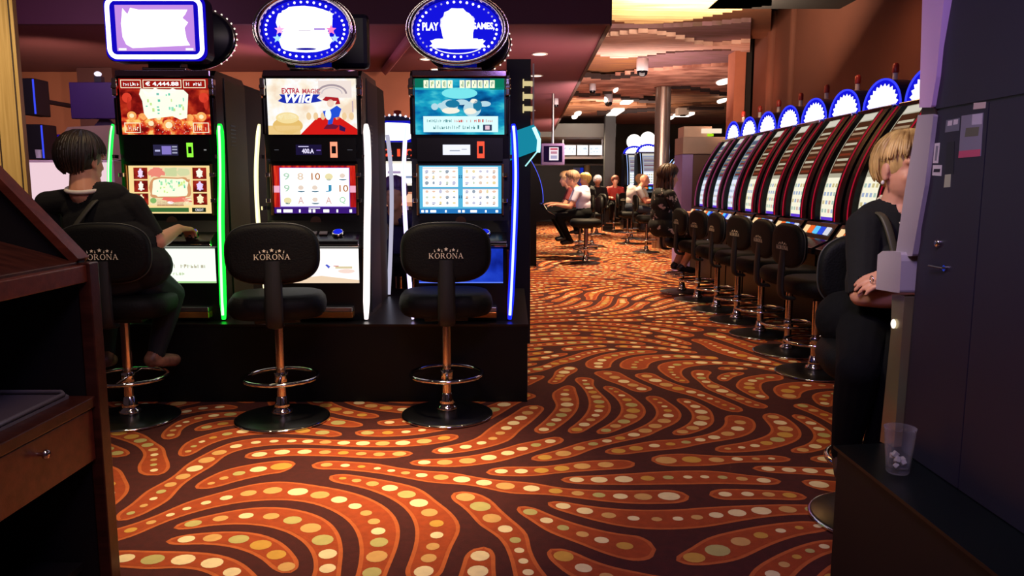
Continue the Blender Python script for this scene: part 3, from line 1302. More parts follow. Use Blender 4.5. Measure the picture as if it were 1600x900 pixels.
def oval_topper(parent, pic_fn, body_mat, lit_seed, scl=1.0):
    """chrome rimmed oval with a ring of bulbs and a lit picture; the centre sits at the origin of the parent"""
    fr = MB()
    M = Matrix.Rotation(PI / 2, 4, 'X')
    prof = [(.001, -.10), (.80, -.10), (.96, -.06), (1.0, .0), (1.0, .03), (.97, .055), (.90, .045), (.865, .02), (.845, .0)]
    fr.lathe([(r * .27, z) for r, z in prof[:3]], BLACK, 56, M, 1, .69)
    fr.lathe([(r * .27, z) for r, z in prof[2:]], mat('tinted_mirror_trim', 'b8a0b4', .12, 1), 56, M, 1, .69)
    o = fr.build('topper', parent)
    ringm = MB()
    for k in range(2):
        ringm.tube([(.272 * math.cos(a) * (1 - .07 * k), -.03 - .03 * k, .186 * math.sin(a) * (1 - .07 * k)) for a in [2 * PI * i / 56 for i in range(56)]], .0035, CHROME, 6, True)
    ringm.build('chrome_ring', o)
    p = Pic((-.229, -.004, -.157), (.458, 0, 0), (0, 0, .314))
    p.ell(.5, .5, .5, .5, em('1414e0', 1.0), 56)
    pic_fn(p)
    p.build('lit_picture', o)
    bm = MB().ellipsoid((0, 0, 0), (.0065, .005, .0065), em('fff6ff', 2.0), 10, 6)
    bd = MB().ellipsoid((0, 0, 0), (.005, .004, .005), em('c8c0ff', .8), 10, 6)
    b1, b2 = bm.build('bulb'), bd.build('bulb')
    r = random.Random(lit_seed)
    for k in range(38):
        a = 2 * PI * k / 38
        src = b1 if (k // 3) % 3 != 1 else b2
        c = src.copy()
        C.objects.link(c)
        c.parent = o
        c.location = (.209 * math.cos(a), -.012, .141 * math.sin(a))
    for s in (b1, b2):
        bpy.data.objects.remove(s)
    return o


def pic_ov2(p):
    r = random.Random(4)
    p.up()
    blob(p, .5, .70, .29, .18, W1, r, 24, .08, .7)
    blob(p, .5, .33, .30, .20, W1, r, 24, .06, .7)
    p.rect(.24, .3, .76, .75, W1)
    blob(p, .24, .62, .07, .16, W1, r, 12, .15)
    blob(p, .75, .65, .07, .16, W1, r, 12, .15)
    p.up()
    p.star(.20, .50, .09, em('ffb0e0', 1.2)); p.star(.80, .50, .09, em('ff80c0', 1.2))
    p.star(.17, .36, .08, em('a0d8ff', 1.2)); p.star(.84, .36, .08, em('b0d0ff', 1.2))
    p.star(.23, .70, .08, WHT); p.star(.79, .74, .08, WHT)
    p.rect(.60, .50, .73, .525, em('8040c8', 1.0)); p.rect(.42, .485, .56, .495, em('c0b0c8', 1.0))
    p.ell(.5, .185, .12, .02, em('2018a0', 1.0), 16)


def pic_ov3(p):
    r = random.Random(6)
    p.up()
    blob(p, .5, .55, .19, .30, W1, r, 24, .08, .8)  # white blobs paint the overexposed glare in the middle
    blob(p, .5, .62, .20, .16, em('d8d4ff', 1.2), r, 24, .06, .8)
    p.up()
    blob(p, .5, .55, .17, .27, W1, r, 24, .06, .8)
    p.text('PLAY', .09, .49, .28, .62, W1, .035)
    p.text('GAMES,', .66, .49, .93, .62, W1, .035)
    blob(p, .5, .27, .32, .085, W1, r, 34, .10, .5)
    p.ring(.5, .32, .34, .22, .018, WHT, 20, PI * 1.2, PI * 1.8)


def rect_topper(parent):
    def rr(w, h, r, n=6):
        o = []
        for cx, cz, a0 in ((w / 2 - r, h / 2 - r, 0), (-w / 2 + r, h / 2 - r, PI / 2), (-w / 2 + r, -h / 2 + r, PI), (w / 2 - r, -h / 2 + r, 1.5 * PI)):
            for i in range(n + 1):
                a = a0 + PI / 2 * i / n
                o.append((cx + r * math.cos(a), cz + r * math.sin(a)))
        return o
    w, h = .545, .345
    m = MB()
    m.prism(rr(w, h, .05), 'y', 0, .09, mat('navy_topper_case', '101040', .35))
    o = m.build('topper', parent, .006)
    m = MB()
    m.prism(rr(w - .006, h - .006, .05), 'y', -.006, -.0002, em('1408c8', .9))  # glowing acrylic face, its outer part imitates the blue neon halo
    m.build('blue_acrylic_halo', o)
    m = MB()
    P = [(x, -.014, z) for x, z in rr(.495, .30, .042)]
    m.tube(P, .0115, em('e8e4ff', 3.0), 8, True)
    m.build('neon_ring', o)
    p = Pic((-.208, -.012, -.118), (.416, 0, 0), (0, 0, .236), em('c890e8', 1.0), .005)
    r = random.Random(2)
    p.up()
    pts = [(.10, .93), (.16, .80), (.20, .94), (.30, .90), (.93, .90), (.90, .80), (.86, .72), (.93, .62), (.88, .50), (.90, .25), (.94, .12), (.20, .06), (.12, .14), (.08, .30), (.07, .6)]
    p.poly(pts, em('fffff4', 1.5))
    p.rect(.02, .01, .12, .06, WHT); p.rect(.88, .01, .98, .06, WHT)
    p.build('lit_picture', o)
    return o


def slot_machine(label, x, arts, neon_r, neon_l, side_tint, topper, core):
    t = thing('slot_machine', label, 'slot machine', (x, YM, PZ), 0, 'large twin-screen slot machines on the plinth')
    m = MB()
    prof = [(.005, .001), (.005, .40), (-.03, .42), (-.03, .50), (.015, .56), (.03, .90), (.02, 1.03), (.02, 1.345), (.05, 1.375), (.46, 1.375), (.50, 1.34), (.50, .001)]
    m.prism(prof, 'x', -.27, .27, BLACK)
    m.box(.27, .274, .16, .49, .03, 1.34, side_tint)
    m.box(.27, .2745, .155, .159, .02, 1.35, BLACK)
    m.box(-.274, -.27, .16, .49, .03, 1.34, side_tint)
    for k in range(6):
        m.box(.274, .2755, .22, .30, .98 + .022 * k, .988 + .022 * k, BLACK)
    m.build('cabinet', t, .004)
    # top display
    p = Pic((-.243, .012, 1.03), (.486, 0, 0), (0, -.008, .298), BLACK, .01)
    arts['top'](p)
    p.build('top_screen', t)
    m = MB()
    m.box(-.258, .258, -.004, .02, 1.335, 1.372, mat('mirror_header', 'b89ab0', .1, 1))  # pinkish reflection tinted into the chrome colour
    m.build('header_bar', t, .006)
    for sx in (-1, 1):
        m = MB()
        m.box(sx * .262 - .014, sx * .262 + .014, -.014, .03, 1.235, 1.33, CHROME)
        m.box(sx * .262 - .017, sx * .262 + .017, -.018, .02, 1.27, 1.295, CHROME)
        m.build('chrome_bracket', t, .007)
        m = MB()
        m.box(sx * .262 - .008, sx * .262 + .008, -.008, .03, 1.03, 1.225, mat('dark_side_trim', '1c1418', .2, .5))
        m.build('side_trim', t, .004)
    # middle readout
    p = Pic((-.235, .0, .885), (.47, 0, 0), (0, 0, .125), BLACK, .03)
    arts['lcd'](p)
    p.build('credit_display', t)
    # main display
    p = Pic((-.226, .005, .60), (.452, 0, 0), (0, .012, .262), BLACK, .01)
    arts['main'](p)
    p.build('main_screen', t)
    for sx in (-1, 1):
        m = MB()
        m.box(sx * .235 - .006, sx * .235 + .006, -.006, .02, .59, .87, mat('gold_copper_trim', 'a87848', .3, 1))
        for z in (.66, .80):
            m.box(sx * .2475 - .012, sx * .2475 + .012, -.03, .01, z, z + .022, CHROME)
        m.build('screen_trim', t, .002)
    # button deck
    m = MB()
    m.prism([(-.115, .43), (-.115, .452), (-.10, .462), (.0, .515), (.015, .56), (.02, .43)], 'x', -.255, .255, mat('deck_black_gloss', '151416', .18))
    m.box(-.258, .258, -.122, -.10, .425, .44, CHROME)
    d = m.build('button_deck', t, .004)
    sl = Matrix.Translation((0, -.05, .4905)) @ Matrix.Rotation(math.radians(28), 4, 'X')
    m = MB()
    m.lathe([(.028, -.004), (.034, .004), (.034, .012), (.026, .016), (.024, .012)], CHROME, 24, sl @ Matrix.Translation((.135, 0, 0)))
    b = m.build('spin_button', d)
    m = MB()
    m.lathe([(.024, .0), (.023, .018), (.012, .024), (.0001, .025)], em('2030ff', .8), 20, sl @ Matrix.Translation((.135, 0, 0)))
    m.build('lit_cap', b)
    for k in range(5):
        m = MB()
        m.box(-.20 + .058 * k, -.155 + .058 * k, -.014, .014, .0, .009, mat('button_grey', '8c8078', .3), sl)
        m.build('button', d, .003)
    m = MB()
    m.lathe([(.03, 0), (.03, .004)], mat('speaker_mesh_bronze', '5c4438', .5, .5), 20, Matrix.Translation((.0, .012, .555)) @ Matrix.Rotation(PI / 2 + .12, 4, 'X'))
    m.build('speaker_grille', t)
    # belly glass and foot
    p = Pic((-.235, -.003, .212), (.47, 0, 0), (0, 0, .203), BLACK, .006)
    arts['belly'](p)
    p.build('belly_glass', t)
    m = MB()
    m.box(-.16, .20, -.05, .01, .055, .082, STEEL)
    m.box(-.16, .20, -.05, .01, .02, .0545, mat('amber_tray_band', 'c08040', .15, .7))  # amber band below the steel tray edge
    m.build('payout_tray', t, .004)
    for sx in (-1, 1):
        m = MB()
        m.box(sx * .262 - .007, sx * .262 + .007, -.012, .02, .01, .4, mat('amber_chrome_trim', 'c87840', .18, 1))
        m.build('lower_trim', t, .003)
    for sx, nm in ((1, neon_r), (-1, neon_l)):
        m = MB()
        P = smooth_pts(tube_pts(sx))
        rr = .0185 if sx > 0 else .0115
        m.tube(P, [rr * (.6 + .4 * min(1, min(i, len(P) - 1 - i) / 3)) for i in range(len(P))], nm, 10)
        n = m.build('neon_tube', t)
        m = MB()
        m.tube([(q.x, q.y - rr * .75, q.z) for q in P[1:-1]], rr * .42, core, 8)
        m.build('bright_core', n)
        for z in (.2, .62, .9):
            m = MB()
            m.box(sx * .28 - .008, sx * .28 + .008, -.03, .01, z, z + .02, CHROME)
            m.build('tube_clip', t)
    tp = bpy.data.objects.new('topper_mount', None)
    m = MB()
    m.box(-.09, .09, .03, .12, 1.376, 1.44, em('1018a8', .35) if topper != 'rect' else BLACK)
    m.box(-.12, .12, .02, .16, 1.3755, 1.39, CHROME)
    neck = m.build('topper_neck', t, .004)
    if topper == 'rect':
        o = rect_topper(t)
        o.location = (-.012, -.02, 1.585)
    else:
        o = oval_topper(t, topper, BLACK, 5)
        o.location = (-.005 if topper is pic_ov3 else -.01, -.03, 1.575)
    return t


NG = em('10f030', 2.6)
NG2 = em('18f048', 1.8)
NW = em('fff2ee', 1.6)
NY = em('fff2b0', 1.5)
NB = em('1424ff', 1.8)
NV = em('d4c4ff', 2.0)
SIDE1 = mat('side_panel_green_glow', '75664a', .5, 0, .1)  # greenish neon glow painted into the panel as a lighter olive
SIDE2 = mat('violet_grey_side_panel', '3c3654', .5, 0, .1)
slot_machine('slot machine with a rectangular neon-framed topper and green light tubes', -1.89,
             dict(top=art1_top, main=art1_main, lcd=lcd1, belly=belly1), NG, NG2, SIDE1, 'rect', em('c8ffc8', 1.6))
slot_machine('slot machine with an oval bulb topper and white light tubes, cream upper screen', -1.09,
             dict(top=art2_top, main=art2_main, lcd=lcd2, belly=belly2), NW, NY, SIDE2, pic_ov2, em('fffaf0', 1.6))
slot_machine('slot machine with blue light tubes and blue sea picture, nearest the aisle', -.285,
             dict(top=art3_top, main=art3_main, lcd=lcd3, belly=belly3), NB, NV, SIDE2, pic_ov3, em('c8d8ff', 1.6))


# machines standing back to back with the three, seen only past their edges
def rear_machine(label, x, kind, tube_r, tube_l, tx, tz):
    t = thing('rear_slot_machine', label, 'slot machine', (x, YM + .53, PZ), 0, 'slot machines facing away behind the front three')
    m = MB()
    m.prism([(0, .001), (0, 1.34), (.05, 1.37), (.40, 1.37), (.44, 1.2), (.44, .5), (.52, .46), (.52, .42), (.42, .38), (.42, .001)], 'x', -.27, .27, BLACKM)
    m.build('cabinet', t, .006)
    p = Pic((.22, .445, .62), (-.44, 0, 0), (0, 0, .55), BLACK, .01)
    p.up().rect(.05, .05, .95, .45, em('c0d8ff', .8)).rect(.05, .55, .95, .95, em('d8a8ff', .8))
    p.build('screen', t)
    m = MB()
    if kind == 'oval':
        m.lathe([(.001, -.035), (.24, -.035), (.262, -.02), (.262, .03), (.24, .05), (.001, .05)], mat('topper_back_navy', '15122c', .4, 0, .1), 48, Matrix.Rotation(PI / 2, 4, 'X'), 1, .70)
        m.lathe([(.263, -.012), (.274, -.008), (.274, .01), (.263, .014)], CHROME, 48, Matrix.Rotation(PI / 2, 4, 'X'), 1, .70)
    else:
        m.box(-.26, .26, -.04, .05, -.165, .165, mat('topper_back_navy', '15122c', .4, 0, .1))
    o = m.build('topper', t, .0 if kind == 'oval' else .03)
    o.location = (tx, .15, tz)
    m = MB()
    m.box(tx - .06, tx + .06, .12, .18, 1.37, tz - .16, BLACK)
    m.build('topper_neck', t)
    if kind == 'oval':
        b0 = MB().ellipsoid((0, 0, 0), (.006, .006, .006), em('fff0e0', 1.2), 8, 6).build('bulb')
        for k in range(12):
            a = -.9 + 1.9 * k / 11
            c = b0.copy(); C.objects.link(c); c.parent = o
            c.location = (.277 * math.cos(a), .0, .70 * .277 * math.sin(a))
        bpy.data.objects.remove(b0)
    for sx, nm in ((1, tube_r), (-1, tube_l)):
        if nm is None:
            continue
        m = MB()
        P = [(sx * x_, -y_ + .40, z_) for x_, y_, z_ in [tuple(q) for q in smooth_pts(tube_pts(1))]]
        m.tube(P, .014, nm, 8)
        m.build('neon_tube', t)


rear_machine('dark back of the machine behind the green-tubed one, its oval topper poking out', -1.93, 'oval', None, None, -.06, 1.66)
rear_machine('dark back of the machine behind the middle one, its rectangular topper poking out', -1.12, 'rect', em('e8e4ff', .6), em('ffe6a0', 1.6), -.03, 1.64)
rear_machine('dark back of the machine behind the blue-tubed one, oval topper lower than the lit one', -.30, 'oval', None, em('e6dcff', 1.8), .02, 1.63)

# ================================================================== right row of curved slot machines
def curve_prof(n=14):
    """front face of the tall curved screen, (y, z) from bottom to top"""
    return [(.30 * (i / n) ** 1.6 + .0 - .03 * math.sin(PI * i / n), .93 + .80 * i / n) for i in range(n + 1)]


SCR_COL = [('fbf6dc', 1.1), ('d8e4f0', 1.0), ('e8dcc8', 1.0)]


def curved_machine(red, tint, with_beacon=True):
    t = thing('curved_slot_machine', '', 'slot machine')
    cp = curve_prof()
    m = MB()
    prof = [(.06, .001), (.06, .66), (-.20, .70), (-.20, .74), (-.02, .86), (.02, .92)] + [(y + .02, z) for y, z in cp] + [(.36, 1.76), (.62, 1.76), (.62, .001)]
    m.prism(prof, 'x', -.30, .30, BLACKG, smooth=False)
    m.build('cabinet', t)
    # curved side fins in front of the screen
    for sx in (-1, 1):
        m = MB()
        pr = [(y - .03, z) for y, z in cp] + [(y + .05, z) for y, z in cp[::-1]]
        a, b = sorted((sx * .165, sx * .298))
        m.prism(pr, 'x', a, b, BLACKG)
        m.build('side_fin', t)
        for dx in (.215,):
            m = MB()
            m.tube([(sx * dx, y - .036, z) for y, z in cp], .0045, red, 6)
            m.build('light_line', t)
    # screen: one curved lit sheet with its rows of figures
    m = MB()
    n = len(cp)

    def strip(x0, x1, s0, s1, mt, d=0.0, k=4):
        v, f = [], []
        for i in range(k + 1):
            s = s0 + (s1 - s0) * i / k
            j = min(int(s * (n - 1)), n - 2)
            fr = s * (n - 1) - j
            y = cp[j][0] * (1 - fr) + cp[j + 1][0] * fr
            z = cp[j][1] * (1 - fr) + cp[j + 1][1] * fr
            v += [(x0, y + .012 - d, z), (x1, y + .012 - d, z)]
        for i in range(k):
            f.append((2 * i, 2 * i + 1, 2 * i + 3, 2 * i + 2))
        m.add(v, f, mt)
    strip(-.165, .165, 0, 1, em(tint[0], .75), 0, 16)
    strip(-.15, .15, .03, .40, em(tint[1], 1.0), .001, 8)
    strip(-.15, .15, .44, .92, em(tint[2], .45), .001, 8)
    r = random.Random(3)
    for k in range(9):
        s = .46 + .048 * k
        strip(-.13, .13, s, s + .022, em(('8a3a24', 'b89878', 'e0d4b8')[k % 3], .7), .002, 1)
    for k in range(4):
        for q in range(5):
            x = -.14 + .057 * q
            s = .07 + .08 * k
            strip(x, x + .035, s, s + .035, em(r.choice(('d8c890', 'b8d0c0', 'e0b0a0', 'a8b8d8')), .9), .002, 1)
    strip(-.15, .15, .0, .03, em('6038d0', 1.0), .002, 1)
    strip(-.15, .15, .93, .99, em('e8e0d0', .8), .002, 1)
    m.build('curved_screen', t)
    # deck with lit buttons
    m = MB()
    m.prism([(-.22, .70), (-.22, .745), (-.11, .80), (-.035, .915), (.0, .915), (.0, .70)], 'x', -.29, .29, mat('deck_black_gloss', '151416', .18))
    d = m.build('button_deck', t, .004)
    sl = Matrix.Translation((0, -.0725, .8575)) @ Matrix.Rotation(math.radians(56.9), 4, 'X')
    for k, (c, s) in enumerate((('ffd8a0', 1.0), ('ff7030', .9), ('60c8ff', 1.0), ('3050e8', .9), ('f0f0ff', .8))):
        m = MB()
        m.box(-.24 + .10 * k, -.165 + .10 * k, -.032, .032, .0, .01, em(c, s), sl)
        m.build('button', d, .003)
    m = MB()
    m.lathe([(.02, 0), (.02, .006)], em('e8e8ff', 1.2), 16, Matrix.Translation((.12, .06, .50)) @ Matrix.Rotation(PI / 2, 4, 'X'))
    m.build('coin_lamp', t)
    # arched topper
    a_ = [(.285 * math.cos(PI * i / 20), .20 * math.sin(PI * i / 20)) for i in range(21)]
    m = MB()
    m.prism([(x, z + 1.762) for x, z in a_], 'y', .36, .50, mat('navy_topper_case', '101040', .35))
    tp = m.build('topper', t, .006)
    p = Pic((-.28, .357, 1.764), (.56, 0, 0), (0, 0, .195))
    p.poly([(.5 + .5 * math.cos(PI * i / 24), math.sin(PI * i / 24)) for i in range(25)], em('1414d8', 1.0))
    p.up()
    r = random.Random(11)
    pts = [(.5, .35)]
    for i in range(25):
        a = PI * i / 24
        k = .88 if i % 2 else .76
        pts.append((.5 + .5 * k * math.cos(a), .04 + .95 * k * math.sin(a)))
    p.poly(pts, W1, [(0, i, i + 1) for i in range(1, 25)] + [(0, 25, 1)])
    p.build('lit_picture', tp)
    m = MB()
    m.tube([(.288 * math.cos(PI * i / 20), .352, 1.762 + .203 * math.sin(PI * i / 20)) for i in range(21)], .008, em('3840ff', 1.2), 6)
    m.build('blue_edge_light', tp)
    m = MB()
    m.box(-.27, .27, .30, .36, 1.725, 1.758, CHROME)
    m.build('header_bar', t, .004)
    if with_beacon:
        m = MB()
        m.lathe([(.024, 1.764), (.024, 1.90), (.019, 1.92), (.019, 2.04)], mat('beacon_tube', 'd8ccc8', .4), 14, Matrix.Translation((-.20, .54, 0)))
        bc = m.build('beacon', t)
        m = MB()
        m.lathe([(.022, 2.041), (.025, 2.05), (.024, 2.10), (.014, 2.115), (.0001, 2.117)], mat('beacon_red_cap', 'a8342c', .35), 14, Matrix.Translation((-.20, .54, 0)))
        m.build('red_cap', bc)
    return t


XF = 2.38        # screens of the row
near = 5.17
names = ['second machine of the right row after the one behind the blonde woman',
         'third', 'fourth', 'fifth', 'sixth', 'seventh', 'eighth']
LBL = ['curved slot machine of the right row, directly behind the blonde woman\'s head',
       'curved slot machine of the right row, first one fully clear of the blonde woman',
       'curved slot machine of the right row, third topper from the big grey cabinet',
       'curved slot machine of the right row, fourth topper from the big grey cabinet',
       'curved slot machine of the right row, fourth topper from the violet-lit cabinet',
       'curved slot machine of the right row, third topper from the violet-lit cabinet',
       'curved slot machine of the right row, second topper from the violet-lit cabinet',
       'curved slot machine at the far end of the right row beside the violet-lit cabinet']
REDL = em('b41230', .8)
protoA = curved_machine(REDL, ('c8c0a8', 'fbf6dc', '6a3c28'))
protoB = curved_machine(em('a84070', .7), ('a8b8d0', 'e8eefc', '7c8ca4'))
for i in range(8):
    y = near + .645 * i
    pr = protoA if i < 5 else protoB
    if i in (0, 5):
        o = pr
        o.location = (XF, y, 0)
        o.rotation_euler = (0, 0, -PI / 2)
        o['label'] = LBL[i]
        o['group'] = 'curved slot machines in the right row'
    else:
        o = dup(pr, (XF, y, 0), -PI / 2, LBL[i], 'curved slot machines in the right row')


# ================================================================== stools
def quad_letters():
    """K O R O N A in a thick-and-thin seriffed face: lists of convex polygons, height 1"""
    def R(x0, y0, x1, y1):
        return [(x0, y0), (x1, y0), (x1, y1), (x0, y1)]

    def ringp(cx, cy, rx, ry, tx, ty, a0=0, a1=2 * PI, n=20):
        out = []
        for i in range(n):
            a, b = a0 + (a1 - a0) * i / n, a0 + (a1 - a0) * (i + 1) / n
            out.append([(cx + rx * math.cos(a), cy + ry * math.sin(a)), (cx + rx * math.cos(b), cy + ry * math.sin(b)),
                        (cx + (rx - tx) * math.cos(b), cy + (ry - ty) * math.sin(b)), (cx + (rx - tx) * math.cos(a), cy + (ry - ty) * math.sin(a))])
        return out
    S = .06
    K = [R(.08, 0, .22, 1), R(0, 0, .30, S), R(0, 1 - S, .30, 1), [(.22, .42), (.70, .96), (.78, .96), (.22, .34)], [(.33, .50), (.45, .62), (.88, 0), (.70, 0)], R(.58, 1 - S, .88, 1), R(.62, 0, .96, S)]
    O = ringp(.48, .5, .46, .52, .15, .06)
    Rr = [R(.08, 0, .22, 1), R(0, 0, .30, S), R(0, 1 - S, .40, 1)] + ringp(.38, .73, .30, .27, .13, .06, -PI / 2, PI / 2) + [R(.22, .46, .40, .52), [(.36, .48), (.52, .48), (.86, 0), (.70, 0)], R(.68, 0, .92, S)]
    N = [R(.09, 0, .16, 1), R(0, 0, .26, S), R(0, 1 - S, .2, 1), [(.08, 1), (.24, 1), (.86, 0), (.74, 0)], R(.79, 0, .86, 1), R(.70, 1 - S, .96, 1)]
    A = [[(.08, 0), (.15, 0), (.47, .92), (.43, 1)], [(.40, 1), (.52, 1), (.88, 0), (.72, 0)], R(.24, .32, .66, .37), R(0, 0, .24, S), R(.62, 0, .98, S)]
    return [(K, .98), (O, .98), (Rr, .94), (O, .98), (N, .98), (A, .98)]


GOLDW = mat('pale_gold_embroidery', 'fff6da', .5, 0, .1)
_e = GOLDW.node_tree.nodes['Principled BSDF']


def korona(parent, w, y, zc, flip=False):
    L = quad_letters()
    gap = .10
    tot = sum(a for _, a in L) + gap * 5
    s = w / tot
    m = MB()
    x = -w / 2
    d = 1 if not flip else -1
    for polys, adv in L:
        for q in polys:
            P = [(d * (x + px * s), y, zc + (py - .5) * s) for px, py in q]
            m.add(P, [tuple(range(len(P)))], GOLDW)
        x += (adv + gap) * s
    # crown: three starred points over a curved band
    for k, (cx, cz, r) in enumerate(((-.036, .028, .009), (0, .031, .0105), (.036, .028, .009))):
        pts = [(cx * w / .17, y, zc + cz)]
        for i in range(10):
            a = PI / 2 + PI * i / 5
            q = r if i % 2 == 0 else r * .45
            pts.append((cx * w / .17 + q * math.cos(a), y, zc + cz + q * math.sin(a)))
        m.add(pts, [(0, i + 1, (i + 1) % 10 + 1) for i in range(10)], GOLDW)
    for cx in (-.055, -.02, .02, .055):
        m.add([((cx - .003) * w / .17, y, zc + .018), ((cx + .003) * w / .17, y, zc + .018), (cx * w / .17 * 1.06, y, zc + .032)], [(0, 1, 2)], GOLDW)
    m.build('embroidered_lettering', parent, recalc=False)


def make_stool(back=True, seat_z=.60):
    """pedestal stool facing +Y; the back pad is at -Y"""
    t = thing('casino_stool', '', 'stool')
    m = MB()
    m.lathe([(.225, .0), (.236, .004), (.236, .012), (.225, .018), (.12, .028), (.05, .034)], BLACK, 48)
    m.lathe([(.2365, .003), (.240, .006), (.240, .011), (.2365, .014)], CHROME, 48)
    m.build('base_plate', t)
    m = MB()
    m.lathe([(.052, .034), (.056, .042), (.050, .055), (.036, .065), (.040, .075), (.034, .09), (.030, .12), (.026, .125)], CHROME, 24)
    m.build('base_collar', t)
    m = MB()
    m.lathe([(.0245, .12), (.0245, seat_z - .06)], COPPER, 24)
    m.build('column', t)
    m = MB()
    m.tube([(.185 * math.cos(2 * PI * i / 40), .185 * math.sin(2 * PI * i / 40), .225) for i in range(40)], .011, CHROME, 8, True)
    for a in (PI / 2, -PI / 2):
        m.tube([(.0245 * math.cos(a), .0245 * math.sin(a), .225), (.18 * math.cos(a), .18 * math.sin(a), .225)], .009, CHROME, 8)
    m.lathe([(.032, .20), (.034, .205), (.034, .245), (.032, .25)], CHROME, 20)
    m.build('foot_ring', t)
    m = MB()
    m.pad(.48, .42, .12, FABRIC, 3.2, .045, 0, Matrix.Translation((0, .02, seat_z)), axis='z')
    m.build('seat', t)
    m = MB()
    m.box(-.11, .11, -.08, .12, seat_z - .085, seat_z - .058, BLACKM)
    m.build('seat_bracket', t, .004)
    if back:
        m = MB()
        P = [(0, -.16, seat_z - .08), (0, -.225, seat_z - .07), (0, -.245, seat_z - .02), (0, -.245, seat_z + .10), (0, -.235, seat_z + .24)]
        m.tube(smooth_pts(P, 4), .042, BLACKM, 8, flat=.35)
        m.build('back_post', t)
        m = MB()
        m.pad(.43, .285, .055, FABRIC, 2.9, .022, .35, Matrix.Translation((0, -.215, seat_z + .275)))
        b = m.build('backrest', t)
        korona(b, .165, -.2465, seat_z + .262)
        m = MB()
        m.tube([(x, -.215 + .35 * x * x, z + seat_z + .275) for x, z in [((abs(math.cos(a)) ** (2 / 2.9)) * math.copysign(1, math.cos(a)) * .216, (abs(math.sin(a)) ** (2 / 2.9)) * math.copysign(1, math.sin(a)) * .1435) for a in [2 * PI * i / 48 for i in range(48)]]], .004, mat('dark_grey_piping', '3a3c38', .4), 6, True)
        m.build('piping', b)
    return t


G3 = 'stools at the front slot machines'
st0 = make_stool()
p = fl(205, 655)
st0.location = (p.x, p.y, 0)
st0.rotation_euler = (0, 0, .12)
tag(st0, 'black stool under the seated person at the green-tubed slot machine', None, G3)
p = fl(442, 655)
dup(st0, (p.x, p.y, 0), .22, 'empty black stool lettered on its back, in front of the middle slot machine', G3)
p = fl(700, 645)
dup(st0, (p.x, 3.90, 0), .10, 'empty black stool lettered on its back, in front of the blue-tubed slot machine', G3)
GR = 'stools along the right row'
RL = ['stool in the right row, the nearest one, partly behind the blonde woman',
      'stool in the right row, second from the blonde woman, wide chrome base in view',
      'stool in the right row, third from the blonde woman',
      'stool in the right row, fourth from the blonde woman',
      'stool in the right row, third from the long-haired woman',
      'stool in the right row, second from the long-haired woman',
      'stool in the right row, next to the long-haired woman',
      'stool under the long-haired woman at the far end of the right row']
RS = [(2.03, 4.93), (2.04, 5.54), (2.05, 6.17), (2.04, 6.80), (2.03, 7.42), (2.0, 8.05), (1.94, 8.65), (1.97, 9.3)]
RS = [(1.93, 4.80), (1.98, 5.42), (1.99, 6.07), (1.98, 6.68), (1.96, 7.28), (1.93, 7.92), (1.90, 8.52)]
for i, (x, y) in enumerate(RS):
    lb = RL[i] if i < 6 else RL[7]
    o = dup(st0, (x, y, 0), -PI / 2 + random.uniform(-.12, .12) + .12, lb, GR)
    o.scale = (1, 1, .94)
so = dup(st0, (1.32, 2.63, 0), PI - .2, 'stool under the blonde woman beside the big grey cabinet', GR)
so['group'] = 'stools at the near cabinet'

# ================================================================== big machine seen from its side, right edge
XS = 1.12
t = thing('tall_slot_cabinet', 'tall anthracite slot cabinet seen from its side, filling the right edge', 'slot machine', (0, 0, 0))
PT = .44
m = MB()
body = [(1.15, PT + .001), (2.135, PT + .001), (2.120, 1.0), (2.125, 1.345), (2.03, 1.69), (1.98, 2.15), (1.15, 2.15)]
m.prism(body, 'x', XS + .004, XS + .62, GREYD)
m.build('body', t)
# side panels with seams
q1 = onx(1546, 158, XS)
ysm = q1.y
zs = q1.z
m = MB()
m.prism([(1.15, zs + .004), (2.03 + (1.69 - zs) * .2, zs + .004), (2.03, 1.69), (1.98, 2.15), (1.15, 2.15)], 'x', XS, XS + .006, GREYSIDE)
m.build('upper_side_panel', t, .0015)
m = MB()
m.prism([(ysm + .002, PT + .002), (2.118, PT + .002), (2.104, 1.0), (2.105, 1.345), (2.07, zs - .002), (ysm + .002, zs - .002)], 'x', XS, XS + .006, GREYSIDE)
dp = m.build('side_door', t, .0015)
m = MB()
m.prism([(1.15, PT + .002), (ysm - .002, PT + .002), (ysm - .002, zs - .002), (1.15, zs - .002)], 'x', XS, XS + .006, GREYSIDE)
m.build('rear_side_panel', t, .0015)
# silver front trim pieces
LV = mat('lilac_silver_trim', 'd8b0dc', .38, .1, .04)


def onp(u, v):
    q = onx(u, v, XS)
    return (q.y, q.z)


m = MB()
m.prism([onp(1484, -30), onp(1482, 0), onp(1470, 120), onp(1462, 168), onp(1443, 168), onp(1445, 100), onp(1448, 0), onp(1449, -30)], 'x', XS - .012, XS + .10, LV)
m.build('upper_trim', t, .006)
LV = mat('pale_grey_trim', 'b4a8b0', .38, .1, .04)
m = MB()
m.prism([onp(1466, 178), onp(1452, 290), onp(1432, 400), onp(1405, 402), onp(1420, 300), onp(1432, 230), onp(1441, 180)], 'x', XS - .012, XS + .10, LV)
m.build('middle_trim', t, .006)
m = MB()
m.prism([onp(1425, 408), onp(1422, 458), onp(1384, 452), onp(1387, 398), onp(1395, 392), onp(1424, 394)], 'x', XS - .03, XS + .56, mat('deck_end_grey', 'c3b9bd', .35, .1, .04))
m.build('deck_end', t, .008)
m = MB()
m.prism([onp(1418, 462), onp(1411, 560), onp(1401, 700), onp(1379, 690), onp(1388, 600), onp(1396, 520), onp(1398, 460)], 'x', XS - .008, XS + .10, mat('trim_screen_reflection', 'b08060', .25, .5, .0, 2.5, 0, 40, (1, 1, 1), '98a070'))  # screen reflection painted on the trim as mottled tan and green
